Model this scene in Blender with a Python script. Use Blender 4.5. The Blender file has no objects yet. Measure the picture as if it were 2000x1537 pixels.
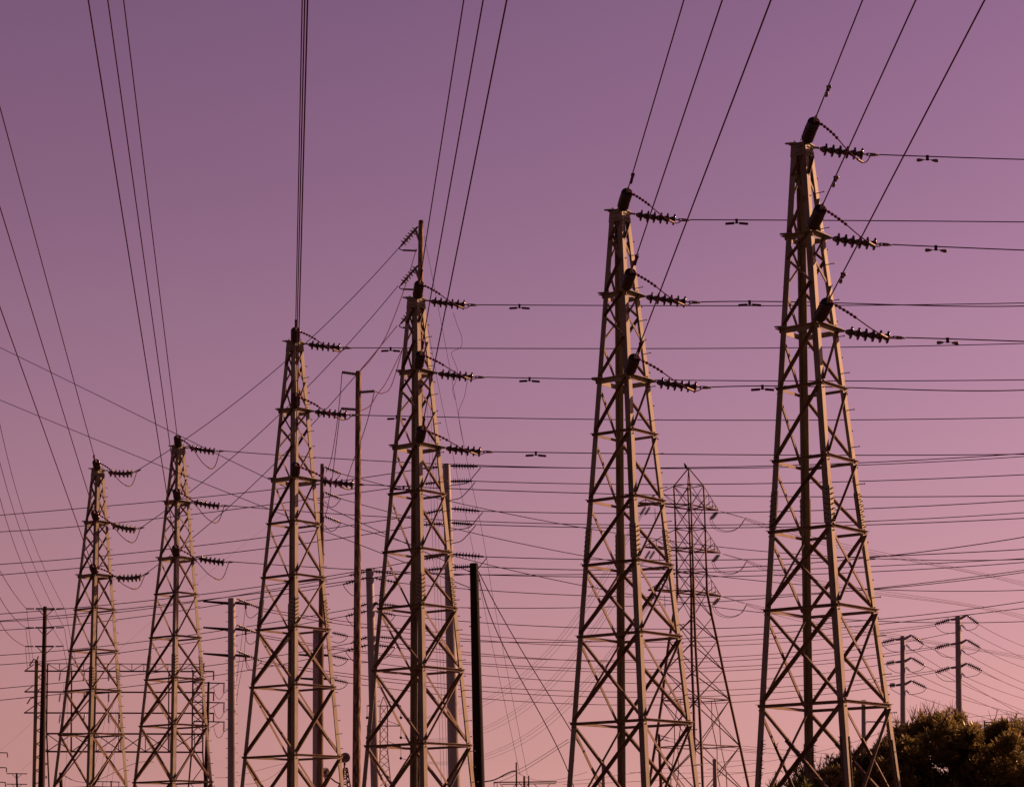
import bpy, bmesh, math, random
import numpy as np
from mathutils import Vector, Matrix, Quaternion
random.seed(7)
S = bpy.context.scene
C = S.collection
R = math.radians

# ------------------------------------------------------------------ camera
F_PX, PITCH, ROLL, EYE = 4481.1, 0.2051, -0.0138, 1.6
_f = Vector((0, math.cos(PITCH), math.sin(PITCH)))
_u0 = Vector((0, -math.sin(PITCH), math.cos(PITCH)))
_r0 = Vector((1, 0, 0))
RT = _r0 * math.cos(ROLL) + _u0 * math.sin(ROLL)
UP = -_r0 * math.sin(ROLL) + _u0 * math.cos(ROLL)
cd = bpy.data.cameras.new("camera")
cam = bpy.data.objects.new("camera", cd)
C.objects.link(cam)
cam.matrix_world = Matrix(((RT.x, UP.x, -_f.x, 0), (RT.y, UP.y, -_f.y, 0), (RT.z, UP.z, -_f.z, EYE), (0, 0, 0, 1)))
cd.sensor_width = 36
cd.lens = F_PX / 2000 * 36
cd.clip_start, cd.clip_end = 0.5, 20000
S.camera = cam
S.render.resolution_x, S.render.resolution_y = 1024, 786

# ------------------------------------------------------------------ light
SUN_AZ, SUN_EL = R(63), R(20)
w = bpy.data.worlds.new("World")
S.world = w
w.use_nodes = True
nt = w.node_tree
bg = nt.nodes["Background"]
sky = nt.nodes.new("ShaderNodeTexSky")
sky.sky_type = 'NISHITA'
sky.sun_disc = False
sky.sun_elevation = SUN_EL
sky.sun_rotation = SUN_AZ
sky.dust_density = 1.5
tc = nt.nodes.new("ShaderNodeTexCoord")
sep = nt.nodes.new("ShaderNodeSeparateXYZ")
nt.links.new(tc.outputs["Generated"], sep.inputs[0])
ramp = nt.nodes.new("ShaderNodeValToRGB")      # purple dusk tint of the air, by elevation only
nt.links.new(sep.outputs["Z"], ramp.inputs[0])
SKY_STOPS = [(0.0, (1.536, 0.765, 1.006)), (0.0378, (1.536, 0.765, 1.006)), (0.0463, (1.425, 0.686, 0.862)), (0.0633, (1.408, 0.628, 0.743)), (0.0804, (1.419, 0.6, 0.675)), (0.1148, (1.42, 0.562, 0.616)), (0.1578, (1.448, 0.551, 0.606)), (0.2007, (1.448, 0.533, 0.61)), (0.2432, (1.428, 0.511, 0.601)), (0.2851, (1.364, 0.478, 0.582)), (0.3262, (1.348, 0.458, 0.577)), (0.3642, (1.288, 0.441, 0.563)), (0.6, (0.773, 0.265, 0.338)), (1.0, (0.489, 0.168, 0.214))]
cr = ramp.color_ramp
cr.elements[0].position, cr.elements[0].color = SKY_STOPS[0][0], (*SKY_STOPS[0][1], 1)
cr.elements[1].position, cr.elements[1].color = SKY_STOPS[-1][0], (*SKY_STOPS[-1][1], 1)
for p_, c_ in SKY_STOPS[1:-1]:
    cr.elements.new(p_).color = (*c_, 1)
mul = nt.nodes.new("ShaderNodeMix")
mul.data_type = 'RGBA'
mul.blend_type = 'MULTIPLY'
mul.inputs[0].default_value = 1
nt.links.new(sky.outputs[0], mul.inputs[6])
nt.links.new(ramp.outputs[0], mul.inputs[7])
az = nt.nodes.new("ShaderNodeValToRGB")         # evens the sky out toward the sun's side
mr = nt.nodes.new("ShaderNodeMapRange")
mr.inputs["From Min"].default_value, mr.inputs["From Max"].default_value = -0.5, 0.5
nt.links.new(sep.outputs["X"], mr.inputs["Value"])
nt.links.new(mr.outputs[0], az.inputs[0])
az.color_ramp.elements[0].position, az.color_ramp.elements[0].color = 0.2, (0.99, 0.98, 0.98, 1)
az.color_ramp.elements[1].position, az.color_ramp.elements[1].color = 0.8, (0.80, 0.91, 0.98, 1)
mul2 = nt.nodes.new("ShaderNodeMix")
mul2.data_type = 'RGBA'
mul2.blend_type = 'MULTIPLY'
mul2.inputs[0].default_value = 1
nt.links.new(mul.outputs[2], mul2.inputs[6])
nt.links.new(az.outputs[0], mul2.inputs[7])
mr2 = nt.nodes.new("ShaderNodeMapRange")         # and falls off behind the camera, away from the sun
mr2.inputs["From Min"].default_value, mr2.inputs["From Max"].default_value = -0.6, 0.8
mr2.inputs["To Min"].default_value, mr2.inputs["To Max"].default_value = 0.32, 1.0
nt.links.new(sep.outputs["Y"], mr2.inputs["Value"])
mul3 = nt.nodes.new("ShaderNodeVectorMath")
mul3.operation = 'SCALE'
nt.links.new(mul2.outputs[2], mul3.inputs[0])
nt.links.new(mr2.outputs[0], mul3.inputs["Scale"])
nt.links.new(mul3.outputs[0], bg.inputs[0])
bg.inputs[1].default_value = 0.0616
sv = Vector((math.sin(SUN_AZ) * math.cos(SUN_EL), math.cos(SUN_AZ) * math.cos(SUN_EL), math.sin(SUN_EL)))
ld = bpy.data.lights.new("sun", 'SUN')
ld.energy = 3.5
ld.angle = R(0.5)
ld.color = (1.0, 0.50, 0.27)
lo = bpy.data.objects.new("sun", ld)
lo.rotation_mode = 'QUATERNION'
lo.rotation_quaternion = sv.to_track_quat('Z', 'Y')
lo.location = (40, -10, 30)
C.objects.link(lo)
S.view_settings.view_transform = 'Standard'
S.view_settings.look = 'None'
S.view_settings.exposure = 0.7
S.view_settings.gamma = 1


# ------------------------------------------------------------------ helpers
def P(x, y, d):
    """a photograph pixel (2000 px wide) placed at d metres in front of the camera"""
    v = _f * F_PX + RT * (x - 1000) + UP * (768.5 - y)
    return Vector((v.x * d / v.y, d, EYE + v.z * d / v.y))


def px(n, d):
    return n * d / F_PX


def tag(o, label, cat, group=None):
    o["label"] = label
    o["category"] = cat
    if group:
        o["group"] = group
    return o


def thing(name, label, cat, loc=(0, 0, 0), group=None, rz=0):
    o = bpy.data.objects.new(name, None)
    C.objects.link(o)
    o.location = loc
    o.rotation_euler = (0, 0, rz)
    o.empty_display_size = 0.3
    return tag(o, label, cat, group)


def link(name, me, parent=None, offset=None):
    o = bpy.data.objects.new(name, me)
    C.objects.link(o)
    if parent is not None:
        o.parent = parent
    return o


class MB:
    """collects shapes for ONE mesh"""
    def __init__(s):
        s.v, s.f, s.sm, s.mi, s.cur = [], [], [], [], 0

    def add(s, vs, fs, smooth=False):
        b = len(s.v)
        s.v += [tuple(v) for v in vs]
        for f in fs:
            s.f.append([b + i for i in f])
            s.sm.append(smooth)
            s.mi.append(s.cur)

    def mesh(s, name, m):
        me = bpy.data.meshes.new(name)
        me.from_pydata(s.v, [], s.f)
        me.polygons.foreach_set("use_smooth", s.sm)
        for q in (m if isinstance(m, (list, tuple)) else [m]):
            me.materials.append(q)
        if any(s.mi):
            me.polygons.foreach_set("material_index", s.mi)
        bm = bmesh.new()
        bm.from_mesh(me)
        bmesh.ops.recalc_face_normals(bm, faces=bm.faces)
        bm.to_mesh(me)
        bm.free()
        return me

    def build(s, name, m, parent=None):
        if parent is not None and parent.type == 'EMPTY' and tuple(parent.location) != (0, 0, 0) and not getattr(s, 'local', False):
            L = parent.location
            s.v = [(a - L.x, b - L.y, c - L.z) for a, b, c in s.v]
        return link(name, s.mesh(name, m), parent)

    def prism(s, prof, p, q, ax, ay):
        """extrude a 2-D profile from p to q"""
        p, q = Vector(p), Vector(q)
        n = len(prof)
        vs = [p + ax * a + ay * b for a, b in prof] + [q + ax * a + ay * b for a, b in prof]
        fs = [(i, (i + 1) % n, n + (i + 1) % n, n + i) for i in range(n)]
        fs += [tuple(range(n - 1, -1, -1)), tuple(range(n, 2 * n))]
        s.add(vs, fs)

    def lbar(s, p, q, n, w, t=0.008, flip=1, edge=1):
        """rolled angle: one leg in the plane facing n, the other standing off it"""
        p, q, n = Vector(p), Vector(q), Vector(n).normalized()
        a = (q - p).normalized()
        b = n.cross(a).normalized()
        n2 = a.cross(b)
        if n2.dot(n) < 0:
            n2 = -n2
        e = edge
        prof = [(-e * w / 2, 0), (e * w / 2, 0), (e * w / 2, flip * t), (-e * w / 2 + e * t, flip * t), (-e * w / 2 + e * t, flip * w), (-e * w / 2, flip * w)]
        s.prism(prof, p, q, b, n2)

    def box(s, c, sx, sy, sz, rot=None):
        c = Vector(c)
        vs = []
        for z in (-1, 1):
            for x, y in ((-1, -1), (1, -1), (1, 1), (-1, 1)):
                v = Vector((x * sx / 2, y * sy / 2, z * sz / 2))
                if rot is not None:
                    v = rot @ v
                vs.append(c + v)
        s.add(vs, [(3, 2, 1, 0), (4, 5, 6, 7), (0, 1, 5, 4), (1, 2, 6, 5), (2, 3, 7, 6), (3, 0, 4, 7)])

    def bar(s, p, q, w, h=None):
        p, q = Vector(p), Vector(q)
        h = h or w
        a = (q - p).normalized()
        ref = Vector((0, 0, 1)) if abs(a.z) < 0.95 else Vector((0, 1, 0))
        x = a.cross(ref).normalized()
        y = x.cross(a)
        s.prism([(-w / 2, -h / 2), (w / 2, -h / 2), (w / 2, h / 2), (-w / 2, h / 2)], p, q, x, y)

    def tube(s, pts, rad, n=6, cap=True):
        pts = [Vector(p) for p in pts]
        if not hasattr(rad, '__len__'):
            rad = [rad] * len(pts)
        x = None
        vs = []
        for i, p in enumerate(pts):
            t = (pts[min(i + 1, len(pts) - 1)] - pts[max(i - 1, 0)]).normalized()
            if x is None:
                ref = Vector((0, 0, 1)) if abs(t.z) < 0.9 else Vector((1, 0, 0))
                x = t.cross(ref).normalized()
            else:
                x = (x - t * x.dot(t)).normalized()
            y = t.cross(x)
            for k in range(n):
                a = 2 * math.pi * k / n
                vs.append(p + (x * math.cos(a) + y * math.sin(a)) * rad[i])
        fs = []
        for i in range(len(pts) - 1):
            for k in range(n):
                fs.append((i * n + k, i * n + (k + 1) % n, (i + 1) * n + (k + 1) % n, (i + 1) * n + k))
        s.add(vs, fs, True)
        if cap:
            s.add(vs[:n], [tuple(range(n - 1, -1, -1))])
            s.add(vs[-n:], [tuple(range(n))])

    def lathe(s, o, axis, prof, n=14):
        """prof: (distance along axis, radius)"""
        o, a = Vector(o), Vector(axis).normalized()
        ref = Vector((0, 0, 1)) if abs(a.z) < 0.9 else Vector((1, 0, 0))
        x = a.cross(ref).normalized()
        y = a.cross(x)
        vs = []
        for h, r in prof:
            for k in range(n):
                t = 2 * math.pi * k / n
                vs.append(o + a * h + (x * math.cos(t) + y * math.sin(t)) * max(r, 1e-4))
        fs = []
        for i in range(len(prof) - 1):
            for k in range(n):
                fs.append((i * n + k, i * n + (k + 1) % n, (i + 1) * n + (k + 1) % n, (i + 1) * n + k))
        s.add(vs, fs, True)


# ------------------------------------------------------------------ materials
def mat(name, c1, c2=None, rough=0.6, metal=0.0, scale=3.0, lo_=0.45, hi_=0.6, c3=None, bump=0.0, stretch=(1, 1, 1), spec=0.4, detail=6, vary=0.0):
    m = bpy.data.materials.new(name)
    m.use_nodes = True
    n = m.node_tree
    b = n.nodes["Principled BSDF"]
    b.inputs["Roughness"].default_value = rough
    b.inputs["Metallic"].default_value = metal
    b.inputs["Specular IOR Level"].default_value = spec
    if c2 is None:
        b.inputs["Base Color"].default_value = (*c1, 1)
        return m
    t = n.nodes.new("ShaderNodeTexCoord")
    oi = n.nodes.new("ShaderNodeObjectInfo")
    sc = n.nodes.new("ShaderNodeVectorMath"); sc.operation = 'SCALE'
    cb = n.nodes.new("ShaderNodeCombineXYZ")
    for k in range(3):
        n.links.new(oi.outputs["Random"], cb.inputs[k])
    n.links.new(cb.outputs[0], sc.inputs[0]); sc.inputs["Scale"].default_value = 37
    mp = n.nodes.new("ShaderNodeMapping"); mp.inputs["Scale"].default_value = stretch
    n.links.new(t.outputs["Object"], mp.inputs[0])
    ad = n.nodes.new("ShaderNodeVectorMath"); ad.operation = 'ADD'
    n.links.new(mp.outputs[0], ad.inputs[0]); n.links.new(sc.outputs[0], ad.inputs[1])
    no = n.nodes.new("ShaderNodeTexNoise")
    no.inputs["Scale"].default_value = scale
    no.inputs["Detail"].default_value = detail
    no.inputs["Roughness"].default_value = 0.65
    n.links.new(ad.outputs[0], no.inputs["Vector"])
    r = n.nodes.new("ShaderNodeValToRGB")
    r.color_ramp.elements[0].position, r.color_ramp.elements[0].color = lo_, (*c1, 1)
    r.color_ramp.elements[1].position, r.color_ramp.elements[1].color = hi_, (*c2, 1)
    if c3:
        r.color_ramp.elements.new(min(0.95, hi_ + 0.12)).color = (*c3, 1)
    n.links.new(no.outputs[0], r.inputs[0])
    hv = n.nodes.new("ShaderNodeHueSaturation")
    vr = n.nodes.new("ShaderNodeMapRange")
    vr.inputs["To Min"].default_value, vr.inputs["To Max"].default_value = 1 - vary, 1 + vary * 0.7
    n.links.new(oi.outputs["Random"], vr.inputs["Value"])
    n.links.new(vr.outputs[0], hv.inputs["Value"])
    n.links.new(r.outputs[0], hv.inputs["Color"])
    n.links.new(hv.outputs[0], b.inputs["Base Color"])
    if bump:
        bp = n.nodes.new("ShaderNodeBump")
        bp.inputs["Strength"].default_value = bump
        bp.inputs["Distance"].default_value = 0.02
        n.links.new(no.outputs[0], bp.inputs["Height"])
        n.links.new(bp.outputs[0], b.inputs["Normal"])
    return m


M_STEEL = mat("weathered_steel", (0.255, 0.24, 0.185), (0.195, 0.165, 0.115), 0.62, 0.0, 2.6, 0.42, 0.6, (0.11, 0.055, 0.032), 0.15, (1.6, 1.6, 0.4), vary=0.16)
M_BRACE = mat("rusty_brace_steel", (0.21, 0.15, 0.09), (0.135, 0.075, 0.043), 0.65, 0.0, 4.0, 0.4, 0.6, (0.075, 0.034, 0.018), 0.15, vary=0.3)
M_BELT = mat("pale_belt_steel", (0.30, 0.28, 0.21), (0.2, 0.15, 0.095), 0.6, 0.0, 3.0, 0.42, 0.6, (0.11, 0.06, 0.035), vary=0.15)
M_BOLT = mat("dark_bolt_steel", (0.07, 0.05, 0.04), (0.12, 0.08, 0.05), 0.55, 0.2, 9)
M_PORC = mat("dark_brown_porcelain", (0.022, 0.008, 0.012), None, 0.16, spec=0.6)
M_CAPM = mat("insulator_cap_metal", (0.2, 0.17, 0.15), (0.12, 0.09, 0.08), 0.5, 0.1, 12)
M_GLASS = mat("pale_grey_porcelain", (0.15, 0.14, 0.12), None, 0.4)
M_GREYP = mat("grey_porcelain", (0.17, 0.15, 0.13), None, 0.25)
M_WIRE = mat("dark_conductor", (0.09, 0.02, 0.062), None, 0.85, spec=0.1)
M_THIN = mat("thin_far_conductor", (0.09, 0.035, 0.05), None, 0.85, spec=0.1)
M_CLAMP = mat("clamp_metal", (0.34, 0.28, 0.22), (0.2, 0.15, 0.11), 0.45, 0.2, 14)
M_WOOD = mat("brown_pole_wood", (0.26, 0.17, 0.13), (0.12, 0.07, 0.05), 0.85, 0, 2.5, 0.4, 0.6, (0.05, 0.03, 0.022), 0.3, (3, 3, 0.4))
M_PEEL = mat("peeling_pole_wood", (0.40, 0.31, 0.26), (0.15, 0.09, 0.065), 0.85, 0, 4.5, 0.4, 0.52, (0.05, 0.028, 0.02), 0.3, (4, 4, 0.7))
M_BLACK = mat("tarred_pole_wood", (0.007, 0.0045, 0.004), (0.012, 0.007, 0.005), 0.9, 0, 4, bump=0.3, stretch=(4, 4, 0.3))
M_DARKW = mat("dark_pole_wood", (0.035, 0.02, 0.015), (0.06, 0.035, 0.024), 0.85, 0, 4, bump=0.3, stretch=(4, 4, 0.4))
M_POLE = mat("grey_steel_pole", (0.36, 0.35, 0.39), (0.27, 0.255, 0.28), 0.6, 0.0, 1.5, 0.4, 0.65, stretch=(1, 1, 0.3))
M_FAR = mat("galvanised_lattice", (0.15, 0.075, 0.06), (0.10, 0.045, 0.038), 0.65, 0, 2.0)
M_LEAF = mat("oleander_leaf", (0.20, 0.17, 0.06), (0.26, 0.205, 0.08), 0.34, 0, 1.6, 0.4, 0.6, (0.26, 0.2, 0.08), spec=0.6, vary=0)
def leafy(m, f=0.4):
    n = m.node_tree
    b = n.nodes["Principled BSDF"]
    o = n.nodes["Material Output"]
    src = b.inputs["Base Color"].links[0].from_socket
    tr = n.nodes.new("ShaderNodeBsdfTranslucent")
    n.links.new(src, tr.inputs["Color"])
    mx = n.nodes.new("ShaderNodeMixShader")
    mx.inputs[0].default_value = f
    n.links.new(b.outputs[0], mx.inputs[1])
    n.links.new(tr.outputs[0], mx.inputs[2])
    n.links.new(mx.outputs[0], o.inputs["Surface"])


leafy(M_LEAF, 0.6)
M_BARK = mat("shrub_bark", (0.09, 0.06, 0.04), (0.05, 0.03, 0.02), 0.9, 0, 6, bump=0.4)
M_TWIG = mat("dry_seed_pod", (0.2, 0.1, 0.06), None, 0.8)
M_GROUND = mat("dry_ground", (0.14, 0.09, 0.055), (0.09, 0.06, 0.035), 0.95, 0, 0.08, 0.35, 0.65, (0.07, 0.05, 0.028), 0.3)
M_DISH = mat("dish_grey", (0.22, 0.2, 0.19), (0.16, 0.14, 0.13), 0.6, 0, 1.2)

# ------------------------------------------------------------------ ground
g = MB()
NG = 40
for i in range(NG + 1):
    for j in range(NG + 1):
        a, b_ = (i / NG * 2 - 1), (j / NG * 2 - 1)
        x = 9000 * a * abs(a)
        y = 9000 * b_ * abs(b_)
        g.v.append((x, y, 0))
for i in range(NG):
    for j in range(NG):
        g.f.append([i * (NG + 1) + j, (i + 1) * (NG + 1) + j, (i + 1) * (NG + 1) + j + 1, i * (NG + 1) + j + 1])
        g.sm.append(False)
        g.mi.append(0)
go = g.build("ground", M_GROUND)
go["kind"] = "structure"
go["label"] = "dry bare ground under the pylons"

# ------------------------------------------------------------------ lattice towers
A0, K = 0.2165, 0.09552
LEV = [15.843, 13.954, 12.043, 10.809, 9.355, 7.963, 6.438, 4.61, 2.45]
TOWER_RZ = R(8.06)
ORDER = ["leftmost", "second from left", "third from left", "third from right", "second from right", "rightmost"]
TXY = [(-14.838, 80.804), (-11.349, 76.596), (-5.926, 61.211), (-2.403, 56.550), (2.4355, 48.917), (5.919, 44.335)]
TL = ["leftmost lattice tower, the smallest in view, beside the dark crossarm pole",
      "second lattice tower from the left, just right of the smallest one",
      "third lattice tower from the left, with three close wires rising straight up from it",
      "third lattice tower from the right, with a tall wooden pole poking up behind its top",
      "second lattice tower from the right, in front of the big distant pylon",
      "rightmost and tallest lattice tower, rising beside the dark shrubs"]
TS = ["leftmost tower", "second tower from left", "third tower from left", "third tower from right", "second tower from right", "rightmost tower"]
LV = ["top", "middle", "lowest"]


def hh(z):
    return A0 + K * (LEV[0] - z)


CDIR = [Vector((-1, 0, 0)), Vector((0, -1, 0)), Vector((1, 0, 0)), Vector((0, 1, 0))]  # left, near, right, far


def corner(i, z):
    return CDIR[i % 4] * hh(z) + Vector((0, 0, z))


def build_tower(group):
    root = thing("lattice_tower", TL[5], "pylon", (0, 0, 0), group)
    LW, LT = 0.13, 0.012
    ang = []
    for i in range(4):
        mb = MB()
        d1 = (CDIR[(i + 1) % 4] - CDIR[i]).normalized()
        d2 = (CDIR[(i - 1) % 4] - CDIR[i]).normalized()
        zt, zb = LEV[0] - 0.002, 0.0

        def prof(z):
            c = corner(i, z)
            o = [Vector((0, 0, 0)), d1 * LW, d1 * LW + d2 * LT, d1 * LT + d2 * LT, d1 * LT + d2 * LW, d2 * LW]
            return [c + q for q in o]
        a, b = prof(zb), prof(zt)
        mb.add(a + b, [(k, (k + 1) % 6, 6 + (k + 1) % 6, 6 + k) for k in range(6)] + [(0, 1, 2, 3, 4, 5), (6, 7, 8, 9, 10, 11)])
        # splice plates and their bolts
        sp = MB()
        bo = mb
        bo.cur = 1
        for d, other in ((d1, d2), (d2, d1)):
            n = -(other - d * other.dot(d)).normalized()
            z0, z1 = 8.03, 8.77
            for sgn, off in ((1, 0.003), (-1, LT + 0.003)):
                base = n * (off if sgn > 0 else -off)
                vs = []
                for z in (z0, z1):
                    c = corner(i, z) + base
                    for u_, t_ in ((0.005, 0), (LW + 0.012, 0), (LW + 0.012, 0.011), (0.005, 0.011)):
                        vs.append(c + d * u_ + n * (t_ if sgn > 0 else -t_))
                sp.cur = 0
                sp.add(vs, [(0, 1, 2, 3), (4, 5, 6, 7), (0, 1, 5, 4), (1, 2, 6, 5), (2, 3, 7, 6), (3, 0, 4, 7)])
            for k in range(7):
                for u_ in (0.04, 0.1):
                    z = z0 + 0.06 + k * 0.1 + (0.03 if u_ > .05 else 0)
                    c = corner(i, z) + d * u_
                    sp.cur = 1
                    sp.lathe(c + n * 0.012, n, [(0, 0), (0, 0.012), (0.036, 0.011), (0.037, 0)], 6)
            # gusset bolts at every ring
            for lv in LEV[:8]:
                for dz in (-0.07, 0.0, 0.07):
                    c = corner(i, lv + dz) + d * 0.075
                    bo.lathe(c + n * 0.0, n, [(0, 0), (0, 0.014), (0.024, 0.013), (0.025, 0)], 6)
        leg = mb.build("leg", [M_STEEL, M_BOLT], root)
        ang.append(leg)
        link("splice_plate", sp.mesh("splice_plate", [M_STEEL, M_BOLT]), leg)
    # step bolts up the right leg
    mbs = []
    for kind in range(2):
        mb = MB()
        n = Vector((1, -1, 0)).normalized() if kind == 0 else Vector((1, 1, 0)).normalized()
        mb.lathe((0, 0, 0), n, [(0, 0), (0, 0.009), (0.15, 0.009), (0.152, 0.016), (0.166, 0.016), (0.167, 0)], 6)
        mbs.append(mb.mesh("step_bolt", M_BOLT))
    z, k = 3.0, 0
    while z < 15.3:
        o = link("step_bolt", mbs[k % 2], ang[2])
        c = corner(2, z)
        o.location = c + (Vector((-1, -1, 0)) if k % 2 == 0 else Vector((-1, 1, 0))).normalized() * 0.07
        z += 0.37
        k += 1
    for i in (0, 1):      # a few on the other legs
        z, k = 5.0, 0
        while z < 15.0:
            o = link("step_bolt", mbs[0], ang[i])
            n = Vector((-1, -1, 0)).normalized() if i == 0 else Vector((-1, -1, 0)).normalized()
            c = corner(i, z)
            o.location = c + (Vector((1, -1, 0)) if i == 0 else Vector((-1, 1, 0))).normalized() * 0.06
            o.rotation_euler = (0, 0, R(-90))
            o.scale = (0.35, 0.35, 0.35)
            z += 1.11 if i == 0 else 1.7
    # bracing
    for i in range(4):
        j = (i + 1) % 4
        n = (CDIR[i] + CDIR[j]).normalized()
        d = (CDIR[j] - CDIR[i]).normalized()

        def brace(z1, z2, rev=False, inner=False, wd=0.06):
            pa, qa = (corner(i, z1) + d * 0.07, corner(j, z2) - d * 0.07) if not rev else (corner(j, z1) - d * 0.07, corner(i, z2) + d * 0.07)
            off = n * (-0.018 if inner else 0.004)
            mb = MB()
            mb.lbar(pa + off, qa + off, n, wd, 0.008, -1 if inner else 1, 1 if inner else -1)
            mb.build("brace", M_BRACE, root)
        # upper two bays: single lacing
        for za, zb in ((LEV[2], LEV[1]), (LEV[1], LEV[0] - 0.22)):
            hgt = zb - za
            zz = [za + 0.05, za + 0.45 * hgt, za + 0.73 * hgt, zb - 0.05]
            brace(zz[0], zz[1], False, False, 0.055)
            brace(zz[1], zz[2], True, True, 0.05)
            brace(zz[2], zz[3], False, False, 0.05)
        for k in (3, 4, 5):
            brace(LEV[k] + 0.07, LEV[k - 1] - 0.07, False, False, 0.06)
        for k in (6, 7, 8):
            brace(LEV[k] + 0.07, LEV[k - 1] - 0.07, False, False, 0.066)
            brace(LEV[k] + 0.07, LEV[k - 1] - 0.07, True, True, 0.055)
        brace(0.05, LEV[8] - 0.07, False, False, 0.066)
        brace(0.05, LEV[8] - 0.07, True, True, 0.055)
        for k in range(3, 9):
            z = LEV[k]
            mb = MB()
            dz = Vector((0, 0, 0.012 * (i % 2)))
            mb.lbar(corner(i, z) + d * 0.0 + n * 0.004 + dz, corner(j, z) + d * 0.04 + n * 0.004 + dz, n, 0.06, 0.008, 1, -1)
            mb.build("ring_bar", M_BRACE, root)
        for k in (1, 2):
            z = LEV[k]
            mb = MB()
            dz = Vector((0, 0, 0.012 * (i % 2) - 0.06))
            mb.lbar(corner(i, z) + d * 0.0 + n * 0.004 + dz, corner(j, z) + d * 0.05 + n * 0.004 + dz, n, 0.105, 0.01, 1, -1)
            mb.build("belt_beam", M_BELT, root)
        # gusset plates under the cap
        mb = MB()
        z0, z1 = LEV[0] - 0.25, LEV[0] - 0.012
        vs = [corner(i, z0) + n * 0.004, corner(j, z0) + n * 0.004, corner(j, z1) + n * 0.004, corner(i, z1) + n * 0.004]
        vs += [v + n * 0.01 for v in vs]
        mb.add(vs, [(0, 1, 2, 3), (4, 5, 6, 7), (0, 1, 5, 4), (1, 2, 6, 5), (2, 3, 7, 6), (3, 0, 4, 7)])
        for uu in (0.3, 0.5, 0.7):
            for z in (z0 + 0.06, z1 - 0.06):
                c = corner(i, z).lerp(corner(j, z), uu) + n * 0.01
                mb.lathe(c, n, [(0, 0), (0, 0.013), (0.03, 0.012), (0.031, 0)], 6)
        mb.build("gusset_plate", M_STEEL, root)
    # cap, and pointed attachment plates at each arm level
    mb = MB()
    h = hh(LEV[0])
    pts = [(-h - 0.05, 0), (0, -h - 0.06), (h + 0.05, 0), (0, h + 0.06)]
    mb.add([Vector((x, y, LEV[0])) for x, y in pts] + [Vector((x, y, LEV[0] + 0.02)) for x, y in pts],
           [(0, 1, 2, 3), (4, 5, 6, 7), (0, 1, 5, 4), (1, 2, 6, 5), (2, 3, 7, 6), (3, 0, 4, 7)])
    for q in range(5):
        mb.lathe((random.uniform(-.12, .12), random.uniform(-.12, .12), LEV[0] + .018), (0, 0, 1), [(0, 0), (0, .014), (.035, .012), (.036, 0)], 6)
    mb.build("cap_plate", M_STEEL, root)
    for k in range(3):
        z = LEV[k] - (0.0 if k else 0.0)
        h = hh(z)
        for i in (0, 1, 2):
            d = CDIR[i]
            s = Vector((-d.y, d.x, 0))
            mb = MB()
            zz = Vector((0, 0, z + (0.024 if k == 0 and i == 0 else -0.045 if i == 2 else -0.03 if k == 0 else 0.02)))
            a = [d * (h - 0.08) - s * 0.1, d * (h + 0.02) - s * 0.06, d * (h + 0.13) - s * 0.02, d * (h + 0.13) + s * 0.02, d * (h + 0.02) + s * 0.06, d * (h - 0.08) + s * 0.1]
            vs = [zz + q for q in a] + [zz + q + Vector((0, 0, 0.022)) for q in a]
            mb.add(vs, [(k2, (k2 + 1) % 6, 6 + (k2 + 1) % 6, 6 + k2) for k2 in range(6)] + [(0, 1, 2, 3, 4, 5), (6, 7, 8, 9, 10, 11)])
            mb.build("attachment_plate", M_STEEL, root)
    return root


def kids(o):
    return list(o.children)


def copy_tree(o, parent=None):
    c = o.copy()
    C.objects.link(c)
    if parent is not None:
        c.parent = parent
    for ch in kids(o):
        copy_tree(ch, c)
    return c


TG = "lattice towers in a row"
proto = build_tower(TG)
TOW = [None] * 6
for t in (5, 0, 1, 2, 3, 4):
    o = proto if t == 5 else copy_tree(proto)
    o.location = (TXY[t][0], TXY[t][1], 0)
    o.rotation_euler = (0, 0, TOWER_RZ)
    o["label"] = TL[t]
    TOW[t] = o
# barbed climbing guards low on the rightmost tower's legs and braces
for i in range(4):
    mb = MB()
    z = 0.5
    while z < 3.95:
        for d in ((CDIR[(i + 1) % 4] - CDIR[i]).normalized(), (CDIR[(i - 1) % 4] - CDIR[i]).normalized()):
            c = corner(i, z) + d * random.uniform(0.1, 0.13)
            out = (d * random.uniform(0.5, 1) + CDIR[i] * random.uniform(-.6, .8) + Vector((0, 0, random.uniform(-.5, .6)))).normalized()
            mb.lathe(c, out, [(0, 0.012), (0.08, 0.001)], 4)
        z += 0.05
    for d in ((CDIR[(i + 1) % 4] - CDIR[i]).normalized(), (CDIR[(i - 1) % 4] - CDIR[i]).normalized()):
        mb.tube([corner(i, .45) + d * .115, corner(i, 3.97) + d * .115], 0.022, 5)
    link("climbing_guard", mb.mesh("climbing_guard", M_BOLT), TOW[5])
for i in (0, 1, 2, 3):
    j = (i + 1) % 4
    mb = MB()
    d = (CDIR[j] - CDIR[i]).normalized()
    n = (CDIR[i] + CDIR[j]).normalized()
    for a, b in ((corner(i, 2.52) + d * .07, corner(j, 4.5) - d * .07), (corner(j, 2.52) - d * .07, corner(i, 4.5) + d * .07)):
        mb.tube([a, a.lerp(b, .72)], 0.028, 5)
        for k in range(26):
            c = a.lerp(b, k / 26 * 0.72)
            out = (n * random.uniform(-1, 1) + Vector((0, 0, random.uniform(-1, 1))) + d * random.uniform(-1, 1)).normalized()
            mb.lathe(c + out * .02, out, [(0, 0.012), (0.1, 0.001)], 4)
    link("climbing_guard", mb.mesh("climbing_guard", M_BOLT), TOW[5])


def tw(t, local):
    return Matrix.Rotation(TOWER_RZ, 3, 'Z') @ Vector(local) + Vector((TXY[t][0], TXY[t][1], 0))


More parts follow.
